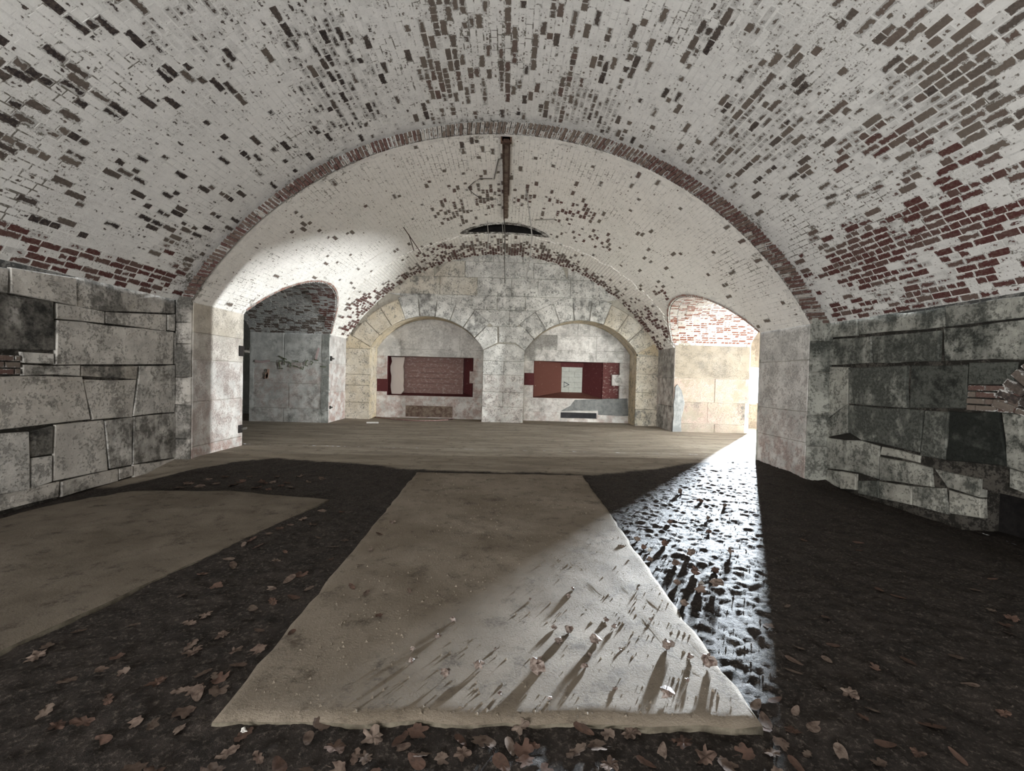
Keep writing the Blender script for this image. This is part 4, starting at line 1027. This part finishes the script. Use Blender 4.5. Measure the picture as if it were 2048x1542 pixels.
# ---- fallen leaves
def leaf_mesh(kind, seed):
    r = random.Random(seed); n = 26; ring0, ring1 = [], []
    curl, fold, tw = r.uniform(.2, .9), r.uniform(.1, .7), r.uniform(-.5, .5)
    for i in range(n):
        a = 2*math.pi*i/n
        if kind == 0:   # lobed
            rad = .66+.22*abs(math.cos(2.5*a+.3*math.sin(a)))+r.uniform(-.13, .13)
            if abs(a-math.pi) < .25: rad *= .5
            x, y = rad*math.cos(a), rad*math.sin(a)*.9
        elif kind == 1:  # oval with a point
            x = math.cos(a)*(1.0+.12*max(0, math.cos(a))); y = .48*math.sin(a)*(1-.25*math.cos(a))
        elif kind == 2:  # oak-like
            x = math.cos(a); y = math.sin(a)*(.42+.13*math.cos(9*a))
        else:           # torn, crumpled
            rad = .6+r.uniform(-.15, .35); x, y = rad*math.cos(a), rad*math.sin(a)
        def h(x, y): return curl*.5*y*y+fold*.22*abs(x)**2.2+tw*.25*x*y+(r.uniform(-.16, .22) if kind == 3 else r.uniform(-.02, .03))
        ring0.append((x, y, h(x, y))); ring1.append((x*.55, y*.55, h(x*.55, y*.55)))
    V = ring0+ring1+[(0, 0, 0)]; zmin = min(v[2] for v in V); V = [(x, y, z-zmin) for x, y, z in V]
    Fc = [(i, (i+1) % n, n+(i+1) % n, n+i) for i in range(n)]+[(n+i, n+(i+1) % n, 2*n) for i in range(n)]
    b = len(V)
    V += [(-.9, -.02, .06), (-1.5, .03, .10), (-.9, .02, .075), (-.6, 0, .04)]; Fc += [(b, b+1, b+2), (b, b+2, b+3)]
    me = mesh('fallen_leaf', V, Fc, True); me.materials.append(M['leaf']); return me
LM = [leaf_mesh(k, 40+3*k+j) for k in (0, 1, 2, 3) for j in range(3)]
r = random.Random(99)
SLABTOP = .043
LEAVES = []
def put_leaf(x, y, size, label, group, kinds=None, on=None, tilt=.25):
    for _ in range(12):     # keep a leaf's width between neighbours
        if all(math.hypot(x-a, y-b) > 1.25*size+.3*c for a, b, c in LEAVES): break
        x += r.uniform(-.05, .05); y += r.uniform(-.05, .05)
    LEAVES.append((x, y, size))
    z = on if on is not None else gz(x, y)
    me = LM[r.randrange(12)] if kinds is None else LM[3*r.choice(kinds)+r.randrange(3)]
    o = obj('fallen_leaf', me); s = size*r.uniform(.6, 1.05)
    o.matrix_world = Matrix.Translation((x, y, z+.006)) @ Matrix.Rotation(r.uniform(0, 6.28), 4, 'Z') @ Matrix.Rotation(r.uniform(-tilt, tilt), 4, 'X') @ Matrix.Rotation(r.uniform(-tilt, tilt), 4, 'Y') @ Matrix.Diagonal((s, s, s*.65, 1))
    tag(o, label, 'leaf', group)
def in_slab(x, y): return -1.25 < x < 1.17 and 1.86 < y < 6.72
def in_slabL(x, y): return y < 5.3 and x < -2.01-(5.18-y)*.196
K3 = .4164
lane = [(1455, 330), (1340, 375), (1395, 355), (1290, 400), (1210, 430), (1170, 450), (1530, 415), (1660, 425), (1590, 515), (1370, 485), (1325, 525), (1120, 545), (1100, 520), (975, 585), (1450, 590), (1390, 615), (1300, 650), (1485, 660), (1410, 700), (1310, 720), (1215, 750), (1245, 855), (990, 785), (910, 815), (1070, 880), (645, 815), (380, 845), (235, 910), (175, 965), (930, 960), (1130, 960), (1240, 950), (595, 1050), (485, 1040), (755, 1110), (870, 1135), (940, 1080), (1010, 1070), (1090, 1040), (1060, 1090), (1030, 1140), (1080, 1140), (905, 1190), (955, 1240), (215, 1235), (400, 1285), (650, 1290), (740, 1300), (680, 1345), (640, 1505), (735, 1525),
        (1545, 290), (1640, 290), (1500, 360), (1600, 455), (1240, 460), (1040, 640), (870, 690), (560, 980), (330, 1080), (520, 1180), (300, 1330), (1000, 930), (1180, 1000)]
corner = [(900, 155), (1040, 150), (1120, 160), (1200, 115), (1260, 150), (1330, 120), (1380, 150), (1440, 120), (1400, 170), (1290, 180), (1000, 130), (1160, 140), (1080, 120), (1230, 175), (960, 165), (1350, 165), (1480, 150), (1550, 130), (1310, 145), (860, 175)]
front = [(400+x*K3, 900+y*K3) for x, y in [(210, 1350), (520, 1370), (830, 1360), (960, 1370), (1000, 1430), (1070, 1440), (790, 1460), (820, 1500), (760, 1510), (870, 1500), (1260, 1450), (1350, 1400), (1360, 1420), (1490, 1410), (1540, 1450), (1630, 1450), (1550, 1510), (1610, 1500), (510, 1515), (280, 1460), (380, 1490), (120, 1400), (60, 1480), (650, 1420), (430, 1400), (1150, 1400), (1180, 1520), (1420, 1520), (910, 1420), (700, 1500)]]
front += [(1000+x*K3, 900+y*K3) for x, y in [(400, 1330), (330, 1310), (520, 1350), (630, 1340), (510, 1410), (880, 1390), (450, 1450), (200, 1450), (110, 1490), (160, 1500), (530, 1500), (990, 1450), (1340, 1530), (700, 1470), (780, 1420), (1100, 1490), (610, 1520), (1180, 1420)]]
right = [(1450+x*K3, 900+y*K3) for x, y in [(380, 425), (640, 470), (740, 655), (830, 695), (1210, 665), (1285, 610), (300, 735), (490, 795), (210, 830), (355, 930), (330, 985), (490, 985), (520, 915), (330, 1045), (720, 1025), (240, 1185), (300, 1225), (150, 1200), (270, 1350), (710, 1230), (680, 1235), (1340, 1245), (770, 1395), (930, 1440), (740, 1475), (350, 1480), (1380, 800), (1370, 870), (1300, 775), (1110, 980), (1350, 830), (290, 325), (640, 435), (600, 1150), (880, 1000), (1000, 1300), (1180, 1110), (560, 1420), (1120, 1450), (430, 1300), (250, 1290), (200, 1260), (330, 1390), (230, 1420)]]
onslab = [(400+x*K3, 900+y*K3) for x, y in [(820, 480), (860, 405), (925, 350), (770, 555), (1005, 680), (800, 690), (730, 660), (860, 800), (1020, 395), (440, 880)]]
KIND = ('ragged lobed', 'smooth oval', 'narrow wavy-edged', 'crumpled torn')
def zone(pix, places, group, size, axis, cuts, kinds=None, on=None):
    """places: what the leaf lies by, from one end of the zone to the other; the leaf's own shape tells it from its neighbours"""
    for u, v in pix:
        p = on_z(u, v, .03 if on is None else on)
        if on is None:
            if in_slab(p.x, p.y): p.x = -1.36 if p.x < 0 else 1.27
            if in_slabL(p.x, p.y): p.x = -1.95-(5.18-p.y)*.196
        k = r.choice(kinds or (0, 1, 2, 3)); q = (p.x, p.y)[axis]; i = sum(q > c for c in cuts)
        put_leaf(p.x, p.y, size, KIND[k]+' dead leaf '+places[i], group, [k], on)
zone([(x*K3, 900+y*K3) for x, y in lane], ['in the near end of the dark lane between the two slabs', 'midway along the dark lane between the two slabs', 'in the lane by the far corner of the left slab'], 'leaves between the slabs', .055, 1, (2.5, 4.0))
zone([(x*K3, 900+y*K3) for x, y in corner], ['in the heap between the left slab and the left pier', 'in the heap just before the left pier'], 'leaves heaped by the left pier', .075, 1, (6.1,), [0, 3])
zone(front, ['before the left corner of the middle slab', 'before the near edge of the middle slab', 'before the right corner of the middle slab'], 'leaves in the foreground', .05, 0, (-.6, .5))
zone(right, ['on the dark earth beside the right corner of the middle slab', 'on the dark earth of the right foreground', 'on the dark earth out towards the right wall'], 'leaves on the right', .05, 0, (1.6, 2.6), [0, 1, 1, 2, 3])
zone(onslab, ['lying on the shaded near half of the middle slab', 'lying on the shaded far half of the middle slab'], 'leaves on the slab', .045, 1, (3.6,), None, SLABTOP)
# crumpled bits in the light
def crumple(name, u, v, size, label, group, seed, mat, on):
    r2 = random.Random(seed); V = []; m, n = 5, 8
    for i in range(m+1):
        ph = math.pi*i/m
        for j in range(n):
            th = 2*math.pi*j/n; q = .55+r2.uniform(-.28, .45)
            V.append((q*math.sin(ph)*math.cos(th)*size, q*math.sin(ph)*math.sin(th)*size*.8, q*math.cos(ph)*size*.7))
    zm = min(q[2] for q in V); V = [(a, b, c-zm) for a, b, c in V]
    Fc = [(i*n+j, i*n+(j+1) % n, (i+1)*n+(j+1) % n, (i+1)*n+j) for i in range(m) for j in range(n)]
    p = on_z(u, v, on); z = on if on > .04 else gz(p.x, p.y)
    o = obj(name, mesh(name, V, Fc), mat, None, Matrix.Translation((p.x, p.y, z-.003))); tag(o, label, 'leaf' if 'leaf' in name else 'pebble', group)
big = [(1075, 1344, .065, 'largest crumpled leaf in the light, near the end of the middle slab'), (1415, 1333, .055, 'crumpled leaf in the light beside the right edge of the middle slab'), (1333, 1300, .048, 'crumpled leaf in the light, second in from the right slab edge'), (1334, 1398, .05, 'crumpled leaf at the near end of the slab on the edge of the light')]
for i, (u, v, s, lb) in enumerate(big): crumple('crumpled_leaf', u, v, s, lb, None, 800+i, M['leaf_light'], SLABTOP)
for i, (u, v, s) in enumerate([(1137, 1266, .035), (1117, 1288, .03), (1191, 1287, .042), (1229, 1256, .022), (1109, 1259, .024), (1212, 1242, .022), (1146, 1181, .022), (1137, 1195, .024), (1380, 1318, .03), (1169, 1337, .024), (1375, 1364, .018), (958, 1337, .036), (891, 1357, .04), (823, 1325, .026), (825, 1302, .022), (875, 1276, .024), (906, 1243, .03), (1179, 1312, .016), (1240, 1300, .014), (1060, 1200, .014), (1300, 1240, .016), (990, 1300, .014), (1275, 1180, .013), (1000, 1390, .018), (1230, 1380, .016), (1100, 1400, .015)]):
    crumple('crumpled_leaf_scrap', u, v, s, 'small crumpled leaf scrap casting a long shadow on the lit slab', 'scraps on the lit slab', 830+i, M['leaf_light'], SLABTOP)
for i, (u, v, s) in enumerate([(1287, 1095, .035), (1275, 1080, .04), (1241, 1098, .045), (1300, 1119, .035), (1433, 1171, .06), (1416, 1035, .04), (1418, 1060, .035), (1370, 1208, .04), (1380, 1110, .05), (1340, 1043, .04), (1360, 985, .06), (1460, 1105, .05), (1330, 1088, .05), (1400, 1180, .05), (1355, 1165, .04), (1450, 1010, .04), (1400, 1000, .05), (1430, 1140, .04), (1390, 1145, .05), (1352, 1128, .04)]):
    crumple('crumpled_leaf_scrap', u, v, s, 'brown crumpled leaf on the lit clods between the slab and the right pier', 'scraps on the lit earth', 870+i, M['leaf'], .02)
for i, (u, v, s) in enumerate([(1300, 1099, .03), (1403, 1166, .035), (487, 1461, .02)]):
    lb = ('white pebble beside the right edge of the middle slab, in the light', 'white pebble on the lit clods near the shadow line', 'white pebble in the earth before the left corner of the middle slab')[i]
    crumple('white_pebble', u, v, s, lb, None, 900+i, M['pebble'], .02)

# ---- loose grit: tiny grains nobody could count, on the slab and on the earth beside it
def grit(name, spots, lo, hi, mat, label, seed):
    q = np.random.default_rng(seed); n = len(spots); P = np.array(spots)
    base = np.array([(1, 0, 0), (-.5, .87, 0), (-.5, -.87, 0), (0, 0, 1.1), (0, 0, -.4)], float)
    sz = lo+(hi-lo)*q.random(n)**2.5; ang = q.random(n)*6.28; c, si = np.cos(ang), np.sin(ang)
    j = base[None]*(.6+.8*q.random((n, 5, 3)))*sz[:, None, None]
    V = np.stack([j[..., 0]*c[:, None]-j[..., 1]*si[:, None], j[..., 0]*si[:, None]+j[..., 1]*c[:, None], j[..., 2]], -1)+P[:, None, :]
    f = np.array([(0, 1, 3), (1, 2, 3), (2, 0, 3), (1, 0, 4), (2, 1, 4), (0, 2, 4)]); Fc = (f[None]+(np.arange(n)*5)[:, None, None]).reshape(-1, 3)
    o = obj(name, mesh(name, V.reshape(-1, 3).tolist(), Fc.tolist()), mat); o['kind'] = 'stuff'; tag(o, label, 'grit'); return o
q = np.random.default_rng(77)
pts = [(x, y, SLABTOP-.004+.010*float(z)) for x, y, z in zip(q.uniform(-1.12, 1.1, 2600), 1.9+4.75*q.random(2600)**1.5, q.normal(0, .25, 2600))]
grit('grit', pts, .0022, .011, M['concrete'], 'fine grit strewn over the middle concrete slab', 5)
xy = np.stack([1.2+3.6*q.random(3200)**1.3, 1.4+5.4*q.random(3200)], -1); zz = ground(xy[:, 0], xy[:, 1])[0]
grit('gravel', np.c_[xy, zz+.002], .002, .009, M['soil'], 'small gravel in the lit earth right of the middle slab', 6)
